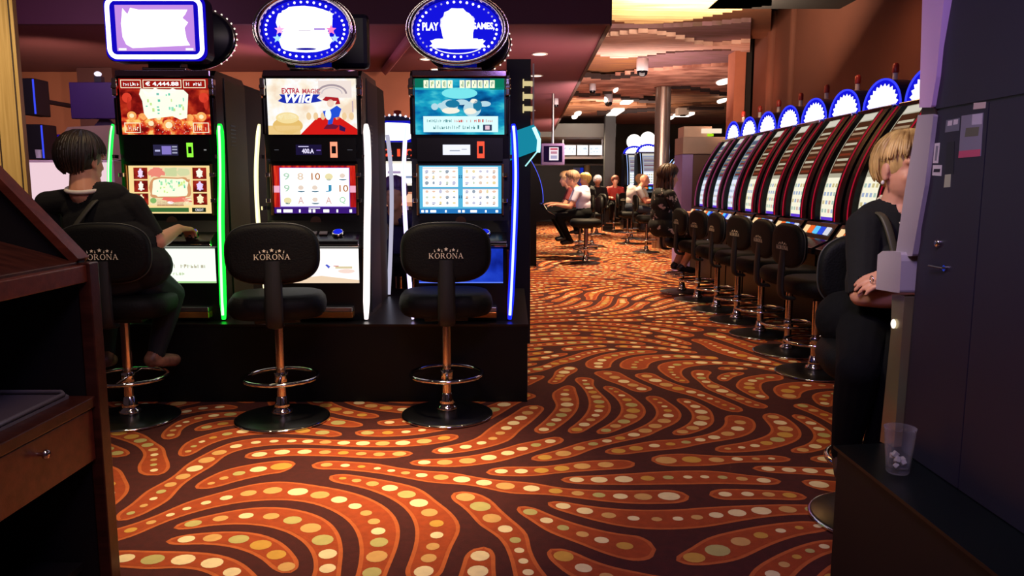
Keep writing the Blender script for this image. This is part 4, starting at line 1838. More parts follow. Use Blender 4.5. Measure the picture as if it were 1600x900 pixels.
lt = m.build('lower_trim', t, .005)
q = onx(1396, 506, XS - .012)
m = MB()
m.ellipsoid(q, (.006, .011, .014), em('fff0e0', 1.3), 14, 10)
m.build('marker_lamp', lt)
m = MB()
m.prism([onp(1461, 168), onp(1466, 178), onp(1441, 180), onp(1443, 168)], 'x', XS - .004, XS + .09, mat('dark_joint', '2a1614', .5))
m.build('trim_joint', t)


def decal(name, pts, mt, off=.0008, parent=None, extra=None):
    m = MB()
    P = [onx(u, v, XS) for u, v in pts]
    P = [(XS - off, p.y, p.z) for p in P]
    m.add(P + [(XS - .0001, a[1], a[2]) for a in P], [tuple(range(4)), (0, 4, 5, 1), (1, 5, 6, 2), (2, 6, 7, 3), (3, 7, 4, 0)], mt)
    if extra:
        for q, m2, o2 in extra:
            P = [onx(u, v, XS) for u, v in q]
            m.add([(XS - o2, p.y, p.z) for p in P], [tuple(range(len(P)))], m2)
    return m.build(name, parent or t, recalc=False)


PAP = mat('label_paper', 'e8e2e0', .6)
INK = mat('label_ink', '2c2830', .6)
decal('white_label', [(1522, 161), (1541, 159), (1540, 169), (1521, 171)], mat('label_cream', 'd8c8b8', .6))
decal('barcode_label', [(1461, 224), (1469, 223), (1466, 255), (1458, 255)], PAP, extra=[([(1463, 228), (1467, 228), (1464, 251), (1461, 251)], mat('label_grey_print', '8c8a94', .6), .0012)])
decal('number_label', [(1458, 258), (1472, 258), (1471, 275), (1457, 274)], PAP, extra=[([(1460, 264), (1470, 264), (1469, 269), (1459, 269)], INK, .0012)])
decal('licence_sticker', [(1503, 181), (1537, 176), (1533, 244), (1498, 247)], mat('sticker_grey', '8c8896', .4), extra=[
    ([(1499, 236), (1533, 233), (1532, 244), (1498, 247)], mat('sticker_pink', 'd85878', .5), .0012),
    ([(1520, 179), (1536, 177), (1535, 194), (1519, 195)], mat('sticker_pale', 'd0ccd4', .5), .0012),
    ([(1510, 200), (1531, 198), (1529, 212), (1508, 214)], mat('sticker_olive', '6c6c54', .5), .0012)])
decal('clear_pocket', [(1479, 188), (1500, 184), (1499, 204), (1477, 207)], mat('pocket_grey', '74707e', .3), extra=[
    ([(1482, 189), (1489, 188), (1488, 196), (1481, 197)], PAP, .0012), ([(1491, 187), (1498, 186), (1497, 194), (1490, 195)], PAP, .0012)])
decal('paper_slot', [(1480, 222), (1492, 221), (1490, 272), (1477, 272)], mat('slot_dark', '1c1a24', .5))
decal('green_label', [(1477, 273), (1486, 272), (1485, 292), (1475, 293)], mat('label_green_white', 'c8d0a8', .6))
q = onx(1467, 380, XS)
RX = Matrix.Translation(q) @ Matrix.Rotation(-PI / 2, 4, 'Y')
m = MB(); m.lathe([(.011, .0), (.011, .006), (.008, .009), (.004, .010)], CHROME, 20, RX)
m.build('round_lock', t)
q = onx(1478, 419, XS)
m = MB(); m.lathe([(.008, .0), (.008, .006)], CHROME, 16, Matrix.Translation(q) @ Matrix.Rotation(-PI / 2, 4, 'Y'))
m.tube([(XS - .008, q.y + .0, q.z), (XS - .012, q.y + .06, q.z + .001)], .003, STEEL, 8)
m.build('key_lock', t)
# hidden player side: dark screen housing above the deck
m = MB()
m.box(XS + .06, XS + .56, 2.13, 2.16, 1.0, 1.35, BLACK)
m.build('player_screen', t)

# plinth under it
m = MB()
pc = fl(1312, 697, PT)
m.prism([(.985, -.3), (.955, pc.y), (1.95, pc.y + .12), (2.0, -.3)], 'z', 0, PT - .01, mat('brown_black_plinth', '0c0906', .6, 0, .2))
m.prism([(.975, -.3), (.945, pc.y + .008), (1.95, pc.y + .128), (2.0, -.3)], 'z', PT - .0099, PT - .0005, mat('black_green_plinth_top', '0a1210', .35, 0, .2))
tag(m.build('near_plinth'), 'black plinth under the tall anthracite cabinet, drinking glass on its corner', 'plinth')

# drinking glass
q = fl(1402, 738, PT)
t = thing('drinking_glass', 'faceted clear drinking glass with pale pieces inside, on the near plinth corner', 'glass', (q.x, q.y, PT))
m = MB()
G = glass('clear_glass')
seg = 24
pr = [(.0001, .0), (.026, .0), (.029, .004), (.032, .04), (.036, .078), (.039, .118), (.0405, .124), (.0385, .124), (.0345, .078), (.0295, .042), (.027, .016), (.0001, .014)]
m.lathe([(r, z) for r, z in pr], G, seg)
m.build('glass_body', t)
r = random.Random(5)
ICE = mat('ice_and_lemon', 'e8e6d0', .25)
for k in range(6):
    m = MB()
    a = r.uniform(0, 6.28)
    M = Matrix.Translation((.013 * math.cos(a), .013 * math.sin(a), .022 + .006 * k)) @ Euler((r.random() * 3, r.random() * 3, 0)).to_matrix().to_4x4()
    m.box(-.007, .007, -.006, .006, -.008, .008, ICE, M)
    m.build('ice_piece', t, .002)

# ================================================================== left foreground console
XL = -1.14
YE = 2.04
W_DK = wood_mat('dark_mahogany', '4a2418', '361810', .3, (1, 10, 10), 4.0)
W_RD = wood_mat('red_mahogany', '6e3422', '582618', .35, (1, 10, 10), 4.0)
INB = mat('console_black_inside', '0c0a0a', .6, 0, .2)
t = thing('dealer_console', 'dark mahogany stand with a sloping end, shelf, drawer and knob, at the left edge', 'console', (0, 0, 0))
m = MB()
m.prism([(XL, 0), (XL, 1.0), (XL - .235, 1.262), (XL - .56, 1.262), (XL - .56, 0)], 'y', YE - .03, YE, INB)
m.build('end_panel', t, .002)
m = MB()
d = Vector((-.235, 0, .262)).normalized()
nrm = Vector((.262, 0, .235)).normalized()
P = [Vector((XL, 0, 1.0)), Vector((XL - .235, 0, 1.262))]
v = []
for p in P:
    for off in (0.0005, .022):
        v.append((p.x + nrm.x * (off - .012), p.z + nrm.z * (off - .012)))
m.prism([v[0], v[1], v[3], v[2]], 'y', YE - .042, YE + .012, W_RD)
m.build('sloping_edge', t, .003)
m = MB()
m.box(XL - .56, XL - .21, YE - .06, YE + .015, 1.262, 1.285, W_DK)
m.build('top_rail', t, .003)
m = MB()
m.box(XL - .004, XL + .030, YE - .035, YE + .012, 0, .995, W_DK)
m.build('corner_post', t, .003)
m = MB()
m.prism([(XL - .002, .985), (XL - .002, .998), (XL - .50, 1.135), (XL - .50, 1.12)], 'y', .9, YE - .031, W_DK)
m.build('sloping_shelf', t, .002)
m = MB()
m.box(XL - .02, XL + .022, .9, YE - .0305, .945, .990, W_RD)
m.build('front_rail', t, .003)
m = MB()
m.box(XL - .55, XL + .02, .9, YE - .0305, .607, .637, W_DK)
m.build('counter_board', t, .003)
m = MB()
m.box(XL - .50, XL - .004, .95, YE - .04, .46, .600, INB)
dr = m.build('drawer', t)
m = MB()
m.box(XL - .003, XL + .012, .95, YE - .038, .462, .602, W_RD)
df = m.build('drawer_front', t, .002)
q = onx(60, 710, XL + .012)
m = MB()
m.lathe([(.005, 0), (.005, .010), (.011, .014), (.012, .020), (.008, .025), (.0001, .026)], CHROME, 20, Matrix.Translation(q) @ Matrix.Rotation(PI / 2, 4, 'Y'))
m.build('knob', df)
m = MB()
m.box(XL - .55, XL - .05, .9, YE - .0305, .14, .16, INB)
m.box(XL - .57, XL - .55, .9, YE, 0, 1.26, INB)
m.build('back_and_bottom_shelf', t)
m = MB()
m.prism([(XL - .004, .62), (XL - .02, .635)] and [(XL - .30, .9), (XL - .035, .9), (XL - .035, YE - .06), (XL - .05, YE - .045), (XL - .30, YE - .045)], 'z', .6375, .645, mat('grey_tray', '7c7a78', .35, .2))
m.tube([(XL - .04, .9, .652), (XL - .04, YE - .075, .652), (XL - .06, YE - .05, .652), (XL - .30, YE - .05, .652)], .006, mat('grey_tray_rim', '8e8c8a', .3, .3), 8)
tag(m.build('shallow_tray'), 'shallow grey tray lying on the counter board of the mahogany stand', 'tray')

# ================================================================== people
class Fig:
    def __init__(s):
        s.e = []

    def cap(s, a, ra, b, rb, lab):
        s.e.append(('c', Vector(a), ra, Vector(b), rb, lab))
        return s

    def ell(s, c, r, lab, R=None):
        s.e.append(('e', Vector(c), Vector(r), R or Matrix.Identity(3), 0, lab))
        return s

    def mesh(s, voxel, smooth=4):
        mb = MB()
        for e in s.e:
            if e[0] == 'c':
                mb.capsule(e[1], e[2], e[3], e[4], BLACK, 12)
            else:
                mb.ellipsoid(e[1], e[2], BLACK, 18, 12, None, e[3])
        o = mb.build('tmp')
        md = o.modifiers.new('r', 'REMESH')
        md.mode = 'VOXEL'
        md.voxel_size = voxel
        sm = o.modifiers.new('s', 'SMOOTH')
        sm.factor = .5
        sm.iterations = smooth
        dg = bpy.context.evaluated_depsgraph_get()
        me = bpy.data.meshes.new_from_object(o.evaluated_get(dg))
        bpy.data.objects.remove(o)
        return me

    def labels(s, P):
        best = np.full(len(P), 1e9)
        lab = np.zeros(len(P), int)
        names = []
        for e in s.e:
            if e[5] not in names:
                names.append(e[5])
            k = names.index(e[5])
            if e[0] == 'c':
                a, b = np.array(e[1]), np.array(e[3])
                d = b - a
                t = np.clip(((P - a) @ d) / max(d @ d, 1e-9), 0, 1)
                dist = np.linalg.norm(P - (a + t[:, None] * d), axis=1) - (e[2] + t * (e[4] - e[2]))
            else:
                R = np.array(e[3])
                q = (P - np.array(e[1])) @ R
                r = np.array(e[2])
                dist = (np.linalg.norm(q / r, axis=1) - 1) * r.min()
            w = dist < best
            best[w] = dist[w]
            lab[w] = k
        return lab, names

    def build(s, root, skin, cloth, voxel=.006, off=.005, smooth=4):
        """cloth: {label: (part name, material)}; the body stays one mesh, each garment is a shell over it"""
        me = s.mesh(voxel, smooth)
        n = len(me.polygons)
        co = np.empty(len(me.vertices) * 3)
        me.vertices.foreach_get('co', co)
        co = co.reshape(-1, 3)
        no = np.empty(len(me.vertices) * 3)
        me.vertices.foreach_get('normal', no)
        no = no.reshape(-1, 3)
        vl, names = s.labels(co)
        me.materials.clear()
        me.materials.append(skin)
        me.polygons.foreach_set('use_smooth', [True] * n)
        me.polygons.foreach_set('material_index', [0] * n)
        faces = [tuple(p.vertices) for p in me.polygons]
        body = bpy.data.objects.new('body', me)
        C.objects.link(body)
        body.parent = root
        done = {}
        for lb, (pn, mt) in cloth.items():
            done.setdefault((pn, mt.name + (lb if lb.startswith('shoe') else '')), [mt, []])[1].append(lb)
        outs = {'body': body}
        for (pn, _), (mt, lbs) in done.items():
            ids = [names.index(x) for x in lbs if x in names]
            ok = np.isin(vl, ids)
            fs = [f for f in faces if ok[f[0]] or ok[f[1]] or ok[f[2]]]
            if not fs:
                continue
            used = sorted({v for f in fs for v in f})
            mp = {v: i for i, v in enumerate(used)}
            pos = co[used] + no[used] * off
            m2 = bpy.data.meshes.new(pn)
            m2.from_pydata([tuple(p) for p in pos], [], [tuple(mp[v] for v in f) for f in fs])
            m2.materials.append(mt)
            m2.polygons.foreach_set('use_smooth', [True] * len(fs))
            o = bpy.data.objects.new(pn, m2)
            C.objects.link(o)
            o.parent = root
            sd = o.modifiers.new('cloth', 'SOLIDIFY')
            sd.thickness = min(.006, off)
            sd.offset = -1
            outs[pn] = o
        return outs


def basis(f, up=(0, 0, 1)):
    f = Vector(f).normalized()
    r = f.cross(Vector(up)).normalized()
    u = r.cross(f).normalized()
    return Matrix((r, f, u)).transposed()       # columns: right, forward, up


def head(F, c, f, up=(0, 0, 1), s=1.0, detail=True):
    B = basis(f, up)
    c = Vector(c)

    def L(x, y, z):
        return c + B @ (Vector((x, y, z)) * s)
    F.ell(L(0, -.012, .022), (.074 * s, .092 * s, .092 * s), 'head', B)
    F.ell(L(0, .018, -.030), (.064 * s, .071 * s, .080 * s), 'head', B)
    F.ell(L(0, .056, -.090), (.030 * s, .027 * s, .023 * s), 'head', B)
    if detail:
        F.cap(L(0, .086, .012), .009 * s, L(0, .102, -.026), .011 * s, 'head')
        F.ell(L(.012, .094, -.030), (.009 * s, .01 * s, .008 * s), 'head', B)
        F.ell(L(-.012, .094, -.030), (.009 * s, .01 * s, .008 * s), 'head', B)
        F.cap(L(-.020, .080, -.058), .008 * s, L(.020, .080, -.058), .008 * s, 'head')
        F.cap(L(-.018, .079, -.066), .008 * s, L(.018, .079, -.066), .008 * s, 'head')
        F.cap(L(-.045, .066, .026), .012 * s, L(.045, .066, .026), .012 * s, 'head')
        for q in (-1, 1):
            F.ell(L(q * .033, .058, -.028), (.024 * s, .018 * s, .024 * s), 'head', B)
            F.ell(L(q * .077, -.002, -.008), (.008 * s, .018 * s, .030 * s), 'head', B)
            F.ell(L(q * .076, .002, -.032), (.008 * s, .012 * s, .012 * s), 'head', B)
    return L, B


def hand(F, w, tip, palm_n, side, curl=.6, lab='hand'):
    """w wrist, tip = direction of the fingers, palm_n = out of the palm, side = towards the thumb"""
    w = Vector(w)
    d = Vector(tip).normalized()
    n = Vector(palm_n)
    n = (n - d * n.dot(d)).normalized()
    t = d.cross(n).normalized()
    if t.dot(Vector(side)) < 0:
        t = -t
    for k, off in enumerate((.030, .010, -.010, -.029)):
        F.cap(w + t * off * .5, .017, w + d * .075 + t * off, .0125, lab)
    Ls = (.072, .080, .074, .058)
    for k, off in enumerate((.031, .0105, -.0105, -.031)):
        base = w + d * .080 + t * off
        L = Ls[k]
        c1, c2, c3 = curl * .5, curl * 1.2, curl * 1.8
        p = base
        for a, q, r0, r1 in ((c1, .45, .0098, .0088), (c2, .32, .0088, .0078), (c3, .23, .0078, .0068)):
            dd = d * math.cos(a) + n * math.sin(a) + t * (off * .9)
            e = p + dd * L * q
            F.cap(p, r0, e, r1, lab)
            p = e
    b = w + d * .022 + t * .022 + n * .006
    e = b + (d * .5 + t * .75 + n * .3).normalized() * .042
    F.cap(b, .014, e, .0105, lab)
    F.cap(e, .0105, e + (d * .85 + t * .35 + n * .3).normalized() * .032, .008, lab)


def torso(F, J, w=1.0, belly=1.0):
    tf = J['torso_f']
    up = (Vector(J['neck']) - Vector(J['pelvis'])).normalized()
    B = basis(tf, up)
    pel, nk = Vector(J['pelvis']), Vector(J['neck'])
    L = (nk - pel).length

    def pt(x, y, z):
        return pel + B @ Vector((x, y, z))
    F.ell(pt(0, -.01, .0), (.175 * w, .125 * w, .12), 'pants', B)
    F.ell(pt(0, .0, L * .30), (.150 * w * belly, .115 * belly, .15), 'shirt', B)
    F.ell(pt(0, .0, L * .62), (.165 * w, .112, .17), 'shirt', B)
    F.ell(pt(0, -.015, L * .82), (.150 * w, .085, .09), 'shirt', B)
    sR, sL = Vector(J['shR']), Vector(J['shL'])
    F.cap(sR, .055, nk - up * .035 + (sR - nk) * .25, .052, 'shirt')
    F.cap(sL, .055, nk - up * .035 + (sL - nk) * .25, .052, 'shirt')
    F.cap(nk - up * .05, .060, Vector(J['head']) - up * .05, .050, 'neck')
    return B, pt


def arm(F, sh, el, wr, sleeve=1.0, lab='shirt'):
    sh, el, wr = Vector(sh), Vector(el), Vector(wr)
    if sleeve <= 1:
        m = sh.lerp(el, sleeve)
        r = .052 + (.040 - .052) * sleeve
        F.cap(sh, .056, m, r, lab)
        if sleeve < 1:
            F.cap(m, r, el, .038, 'arm')
        F.cap(el, .039, el.lerp(wr, .35), .038, 'arm')
        F.cap(el.lerp(wr, .35), .038, wr, .025, 'arm')
    else:
        F.cap(sh, .056, el, .042, lab)
        F.cap(el, .042, wr, .031, lab)


def leg(F, hip, kn, an, toe, lab='pants', shoe='shoe', thick=1.0, low=None):
    shoe = 'shoe1' if any(e[5] == 'shoe0' for e in F.e) else 'shoe0'
    hip, kn, an, toe = Vector(hip), Vector(kn), Vector(an), Vector(toe)
    F.cap(hip, .090 * thick, kn, .060 * thick, lab)
    F.cap(kn, .060 * thick, kn.lerp(an, .35), .056 * thick, low or lab)
    F.cap(kn.lerp(an, .35), .056 * thick, an, .038, low or lab)
    d = (toe - an)
    h = an + Vector((0, 0, -.035)) - Vector((d.x, d.y, 0)).normalized() * .03
    F.cap(h, .034, toe, .028, shoe)
    F.cap(an, .036, h, .034, shoe)


def hair_strands(name, parent, c, B, rad, mt, theta_end, n=150, r=.006, lift=1.05, cap=True, drop=None, seed=3):
    """locks laid over the skull from the crown; phi=0 is the face side"""
    rnd = random.Random(seed)
    c = Vector(c)
    m = MB()
    if cap:
        m.ellipsoid(c + B @ Vector((0, -.014, .012)), (rad[0] * 1.0, rad[1] * .97, rad[2] * 1.0), mt, 28, 16, None, B)
    for k in range(n):
        phi = 2 * PI * (k + rnd.uniform(-.3, .3)) / n
        te = theta_end(phi)
        te *= rnd.uniform(.93, 1.04)
        lf = lift * rnd.uniform(.985, 1.035)
        pts, rr = [], []
        N = 9
        sw = rnd.uniform(-.12, .12)
        for i in range(N):
            f = i / (N - 1)
            th = .06 + (te - .06) * f
            ph = phi + sw * f
            p = Vector((math.sin(th) * math.sin(ph) * rad[0] * lf, math.sin(th) * math.cos(ph) * rad[1] * lf, math.cos(th) * rad[2] * lf))
            pts.append(c + B @ p)
            rr.append(r * (.6 + .6 * math.sin(PI * min(1, f * .9 + .1))) * (1 if i < N - 1 else .3))
        if drop:
            dz = drop(phi)
            if dz > 0:
                last = pts[-1]
                for q in range(1, 7):
                    pts.append(last + Vector((rnd.uniform(-.006, .006), rnd.uniform(-.006, .006), -dz * q / 6)))
                    rr.append(r * (1 - .12 * q))
        m.tube(pts, rr, mt, 5)
    o = m.build(name, parent)
    return o


SKIN = mat('skin_fair', 'd89a7c', .5, 0, .05, 8)
SKIN2 = mat('skin_warm', 'dc9c7c', .5, 0, .05, 8)
BLK = mat('black_cotton', '08090a', .9, 0, .3, 14, .15, 60)
TROU = mat('black_trousers', '08090b', .9, 0, .3, 14, .1, 60, spec=.2)
BLOND = mat('blonde_hair', 'e6c07a', .45, 0, 0, 9, 0, 40, (3, 3, .6), '8a6434')
DKHAIR = mat('dark_brown_hair', '2c1c16', .5, 0, 0, 9, 0, 40, (3, 3, .6), '160e0a')
LHAIR = mat('long_brown_hair', '5a3a24', .5, 0, 0, 5, 0, 40, (3, 3, .6), '1e120c')


# ---- blonde woman beside the near cabinet
def blonde_woman():
    t = thing('person', 'blonde short-haired woman in black with crossed arms, seated behind the grey cabinet edge', 'person', (0, 0, 0))
    F = Fig()
    J = dict(pelvis=(1.315, 2.68, .745), neck=(1.325, 2.68, 1.125), head=(1.338, 2.65, 1.25), torso_f=(.35, -.94, 0),
             shR=(1.205, 2.63, 1.055), shL=(1.50, 2.75, 1.06))
    torso(F, J, .95, 1.0)
    F.ell((1.332, 2.622, 1.062), (.055, .034, .075), 'neck')
    F.ell((1.29, 2.58, .93), (.07, .07, .07), 'shirt')
    F.ell((1.42, 2.62, .93), (.07, .07, .07), 'shirt')
    f = Vector((.28, -.95, -.06))
    L, B = head(F, J['head'], f, (0.05, 0, 1), 1.0)
    arm(F, J['shR'], (1.165, 2.53, .835), (1.36, 2.44, .825), .93)
    arm(F, J['shL'], (1.50, 2.60, .84), (1.265, 2.455, .905), .93)
    hand(F, (1.262, 2.452, .905), (-.97, .10, -.12), (0, .45, -.9), (0, .25, .9), .55)
    hand(F, (1.365, 2.438, .825), (.95, .1, .1), (0, .9, .2), (0, 0, 1), .7)
    leg(F, (1.25, 2.68, .72), (1.095, 2.375, .615), (1.125, 2.50, .305), (1.085, 2.40, .265), thick=1.0)
    leg(F, (1.38, 2.70, .72), (1.225, 2.365, .60), (1.225, 2.49, .305), (1.20, 2.385, .265), thick=1.0)
    F.cap((1.20, 2.72, .72), .10, (1.28, 2.75, .70), .10, 'pants')
    outs = F.build(t, SKIN, {'shirt': ('black_top', BLK), 'pants': ('black_trousers', TROU), 'shoe0': ('shoe', mat('dark_shoe', '18141c', .4)), 'shoe1': ('shoe', mat('dark_shoe', '18141c', .4))}, .0052, .006, 3)

    def te(phi):
        a = abs((phi + PI) % (2 * PI) - PI)
        side = (phi % (2 * PI)) < PI
        if a < .7:
            return 1.02 + .2 * abs(math.sin(phi * 1.5))
        if a < 1.15:
            return 1.36
        if a < 1.8:
            return 1.50
        return 2.15
    hc = L(0, -.012, .020)
    h = hair_strands('hair', t, hc, B, (.084, .104, .106), BLOND, te, 210, .0062, 1.05)
    # eyes, brows, lips
    for q in (-1, 1):
        m = MB().ellipsoid(L(q * .030, .070, .004), (.011, .011, .008), mat('eye_white', 'e8e0dc', .3), 12, 8)
        m.ellipsoid(L(q * .030, .0775, .004), (.0052, .0046, .0052), mat('iris_dark', '2a2018', .3), 10, 8)
        m.build('eye', t)
        m = MB().tube([L(q * .014, .090, .027), L(q * .030, .087, .033), L(q * .050, .072, .028)], .0028, mat('brow_light_brown', '8c6440', .7), 6)
        m.build('eyebrow', t)
    m = MB().tube([L(-.020, .083, -.061), L(-.008, .0885, -.060), L(.008, .0885, -.060), L(.020, .083, -.061)], .0045, mat('lips_rose', 'b85c50', .45), 6)
    m.build('lips', t)
    # earring, necklace, bag strap
    e = L(.083, .002, -.048)
    MB().ellipsoid(e, (.006, .006, .008), mat('pearl', 'f4ece4', .2), 10, 8).build('earring', t)
    nk = Vector(J['neck'])
    P = []
    for i in range(25):
        a = 2 * PI * i / 24
        P.append(nk + Vector((.066 * math.cos(a) + .006, .076 * math.sin(a) - .030, -.012 + .050 * math.sin(a))))
    m = MB()
    for i in range(24):
        m.ellipsoid(P[i], (.0085, .0085, .0075), mat('pearl_necklace', 'e8dcc0', .3), 8, 6)
    m.build('necklace', t)
    # skin of the open neckline
    m = MB()
    P = [(1.262, 2.545, 1.09), (1.245, 2.515, 1.03), (1.24, 2.50, .96), (1.245, 2.49, .88), (1.262, 2.50, .80)]
    P = [(1.232, 2.655, 1.105), (1.238, 2.585, 1.10), (1.245, 2.545, 1.06), (1.258, 2.515, .98), (1.275, 2.498, .90), (1.30, 2.50, .80)]
    m.tube(smooth_pts(P, 4), .016, mat('olive_bag_strap', '4a4636', .5), 6, flat=.3)
    m.build('bag_strap', t)
    m = MB()
    m.tube([(1.13 + .018 * math.cos(a), 2.44, .905 + .018 * math.sin(a)) for a in [2 * PI * i / 16 for i in range(16)]][:1] and
           [(1.155, 2.448 + .011 * math.cos(a), .897 + .011 * math.sin(a)) for a in [2 * PI * i / 16 for i in range(16)]], .002, CHROME, 6, True)
    m.build('ring', t)


blonde_woman()


# ---- seated person seen from behind
def seated_back():
    t = thing('person', 'seated person with short dark hair and black t-shirt, seen from behind', 'person', (0, 0, 0))
    F = Fig()
    J = dict(pelvis=(-1.95, 3.80, .755), neck=(-2.075, 3.79, 1.185), head=(-2.10, 3.81, 1.318), torso_f=(.15, .98, 0),
             shR=(-1.86, 3.79, 1.095), shL=(-2.30, 3.83, 1.105))
    torso(F, J, 1.22, 1.28)
    F.ell((-1.90, 3.80, .80), (.20, .15, .13), 'shirt')
    F.cap((-2.08, 3.765, 1.16), .068, (-2.095, 3.79, 1.25), .058, 'neck')
    f = Vector((.38, .92, -.12))
    L, B = head(F, J['head'], f, (0, 0, 1), 1.03)
    arm(F, J['shR'], (-1.765, 3.83, .915), (-1.765, 4.07, .968), .78)
    arm(F, J['shL'], (-2.32, 3.92, .88), (-2.12, 4.10, .93), .78)
    hand(F, (-1.765, 4.07, .968), (.12, .98, -.10), (0, -.1, -1), (-1, 0, .2), .75)
    hand(F, (-2.12, 4.10, .93), (.4, .8, -.2), (0, 0, -1), (1, 0, 0), .6)
    leg(F, (-1.84, 3.84, .72), (-1.82, 4.06, .62), (-1.87, 3.96, .325), (-1.82, 4.05, .262), thick=1.05)
    leg(F, (-2.06, 3.84, .72), (-2.17, 4.06, .62), (-2.135, 3.96, .325), (-2.16, 4.05, .262), thick=1.05)
    F.build(t, SKIN2, {'shirt': ('black_t_shirt', BLK), 'pants': ('dark_jeans', mat('dark_teal_jeans', '101a20', .8)),
                       'shoe0': ('sandal', mat('tan_sandals', 'b07c60', .5, 0, 0, 14, 0, 1, (1, 1, 1), '5a3a2c')), 'shoe1': ('sandal', mat('tan_sandals', 'b07c60'))}, .0056, .006, 3)

    def te(phi):
        a = abs((phi + PI) % (2 * PI) - PI)
        if a < .8:
            return 1.1
        if a < 1.45:
            return 1.45
        if a < 2.0:
            return 1.75
        return 2.42
    hair_strands('hair', t, L(0, -.014, .018), B, (.092, .110, .112), DKHAIR, te, 190, .0085, 1.06, seed=8)
    for q in (-1, 1):
        MB().ellipsoid(L(q * .030, .070, .004), (.011, .011, .008), mat('eye_white', 'e8e0dc', .3), 12, 8).build('eye', t)
    # white collar strip and cross-body strap
    m = MB()
    nk = Vector(J['neck'])
    m.tube([nk + Vector((.088 * math.cos(a), -.012 + .085 * math.sin(a), -.004 + .02 * math.sin(a))) for a in [2 * PI * i / 28 for i in range(28)]], .011, mat('white_collar', 'ece6dc', .7), 6, True)
    m.build('white_collar', t)
    m = MB()
    P = [(-1.985, 3.80, 1.150), (-2.0, 3.715, 1.125), (-2.04, 3.672, 1.06), (-2.10, 3.650, .97), (-2.15, 3.652, .90), (-2.18, 3.668, .84)]
    m.tube(smooth_pts(P, 4), .020, mat('grey_bag_strap', '3c3c34', .6), 6, flat=.28)
    m.build('bag_strap', t)


seated_back()


# ---- figures deeper in the room
def seated(label, hip, yaw, shirt, pants, hair, skin=SKIN2, lean=.10, hair_len=1.9, bald=False, sleeve=.6, reach=.32, voxel=.014, pat=None, bare=False, long_hair=0.0, seat_h=.66, group=None, s=1.0, dense=46):
    t = thing('person', label, 'person', (hip[0], hip[1], 0), 0, group)
    Rz = Matrix.Rotation(yaw, 4, 'Z')

    def W(x, y, z):
        v = Rz @ Vector((x, y, 0))
        return Vector((v.x, v.y, z))
    F = Fig()
    z0 = seat_h + .09
    J = dict(pelvis=W(0, 0, z0), neck=W(0, lean, z0 + .40), head=W(0, lean * 1.5 + .01, z0 + .53), torso_f=Rz.to_3x3() @ Vector((0, 1, 0)),
             shR=W(.175, lean * .85, z0 + .335), shL=W(-.175, lean * .85, z0 + .335))
    torso(F, J)
    L, B = head(F, J['head'], Rz.to_3x3() @ Vector((.0, 1, -.15)), (0, 0, 1), 1.0, True)
    for q, k in ((1, 'shR'), (-1, 'shL')):
        el = W(q * .22, lean + .10, z0 + .10)
        wr = W(q * .12, lean + reach, z0 + .13)
        arm(F, J[k], el, wr, sleeve)
        hand(F, wr, Rz.to_3x3() @ Vector((0, 1, -.1)), (0, 0, -1), Rz.to_3x3() @ Vector((-q, 0, 0)), .5)
        leg(F, W(q * .09, .02, z0 - .03), W(q * .12, .40, z0 - .07), W(q * .11, .22, .33), W(q * .12, .33, .27), thick=.95, low='shin' if bare else None)
    cl = {'shirt': ('shirt', shirt), 'pants': ('trousers', pants), 'shoe0': ('shoe', mat('dark_shoe', '18141c', .4)), 'shoe1': ('shoe', mat('dark_shoe', '18141c', .4))}
    if bare:
        cl['pants'] = ('dress', shirt)
        cl['shirt'] = ('dress', shirt)
    F.build(t, skin, cl, voxel, .006, 2)
    if not bald:
        def te(phi):
            a = abs((phi + PI) % (2 * PI) - PI)
            return 1.15 if a < .8 else (1.5 if a < 1.5 else hair_len)
        dr = (lambda p: long_hair if abs((p + PI) % (2 * PI) - PI) > 1.35 else 0) if long_hair else None
        hair_strands('hair', t, L(0, -.014, .018), B, (.086, .106, .108), hair, te, dense, .018 if not long_hair else .015, 1.05, drop=dr)
    return t


def floral():
    m = mat('black_floral_dress', '0c0c10', .8, 0, 0, 16, 0, 1, (1, 1, 1), '0c0c10')
    nt = m.node_tree
    r = [n for n in nt.nodes if n.type == 'VALTORGB'][0]
    r.color_ramp.elements[0].position = .62
    r.color_ramp.elements[1].position = .68
    r.color_ramp.elements[0].color = rgb('0a0a0e')
    r.color_ramp.elements[1].color = rgb('c8b8b8')
    return m


seated('long-haired woman in a black floral dress on the last stool of the right row', (1.63, 8.40), -PI / 2 + .12, floral(), TROU, LHAIR,
       SKIN2, .04, 1.9, bare=True, long_hair=.48, dense=70, voxel=.010, sleeve=.9)
seated('grey-haired person in a white shirt at the blue-lit machines, nearest of the two', (1.14, 12.35), PI / 2, mat('white_lilac_shirt', 'd8d0e8', .8), TROU,
       mat('grey_brown_hair', '8a6a54', .6), SKIN, .12)
seated('person in a dark red top, behind the white-shirted person at the blue-lit machines', (1.10, 13.15), PI / 2, mat('dark_red_top', '7c2c30', .8), TROU,
       mat('sandy_hair', 'd0a878', .6), SKIN, .12)
seated('blonde person in a black jacket seated alone left of the dark pillar', (1.50, 15.0), PI / 2 + .3, BLK, TROU, mat('yellow_blonde_hair', 'e0b868', .6), SKIN, .06, voxel=.016, sleeve=1.5)
seated('white-haired person in dark clothes seated right beside the dark pillar', (2.05, 18.6), PI, mat('charcoal_jacket', '22222a', .8), TROU, mat('white_hair', 'e8e4e0', .6), SKIN, .02, voxel=.02, sleeve=1.5)
seated('bald man in a light grey polo leaning to a machine right of the dark pillar', (2.42, 15.6), -PI / 2 - .1, mat('light_grey_polo', 'b8b0b0', .8), mat('navy_trousers', '1c2434', .8), BLK, mat('skin_ruddy', 'd08870', .5), .16, bald=True, voxel=.014)
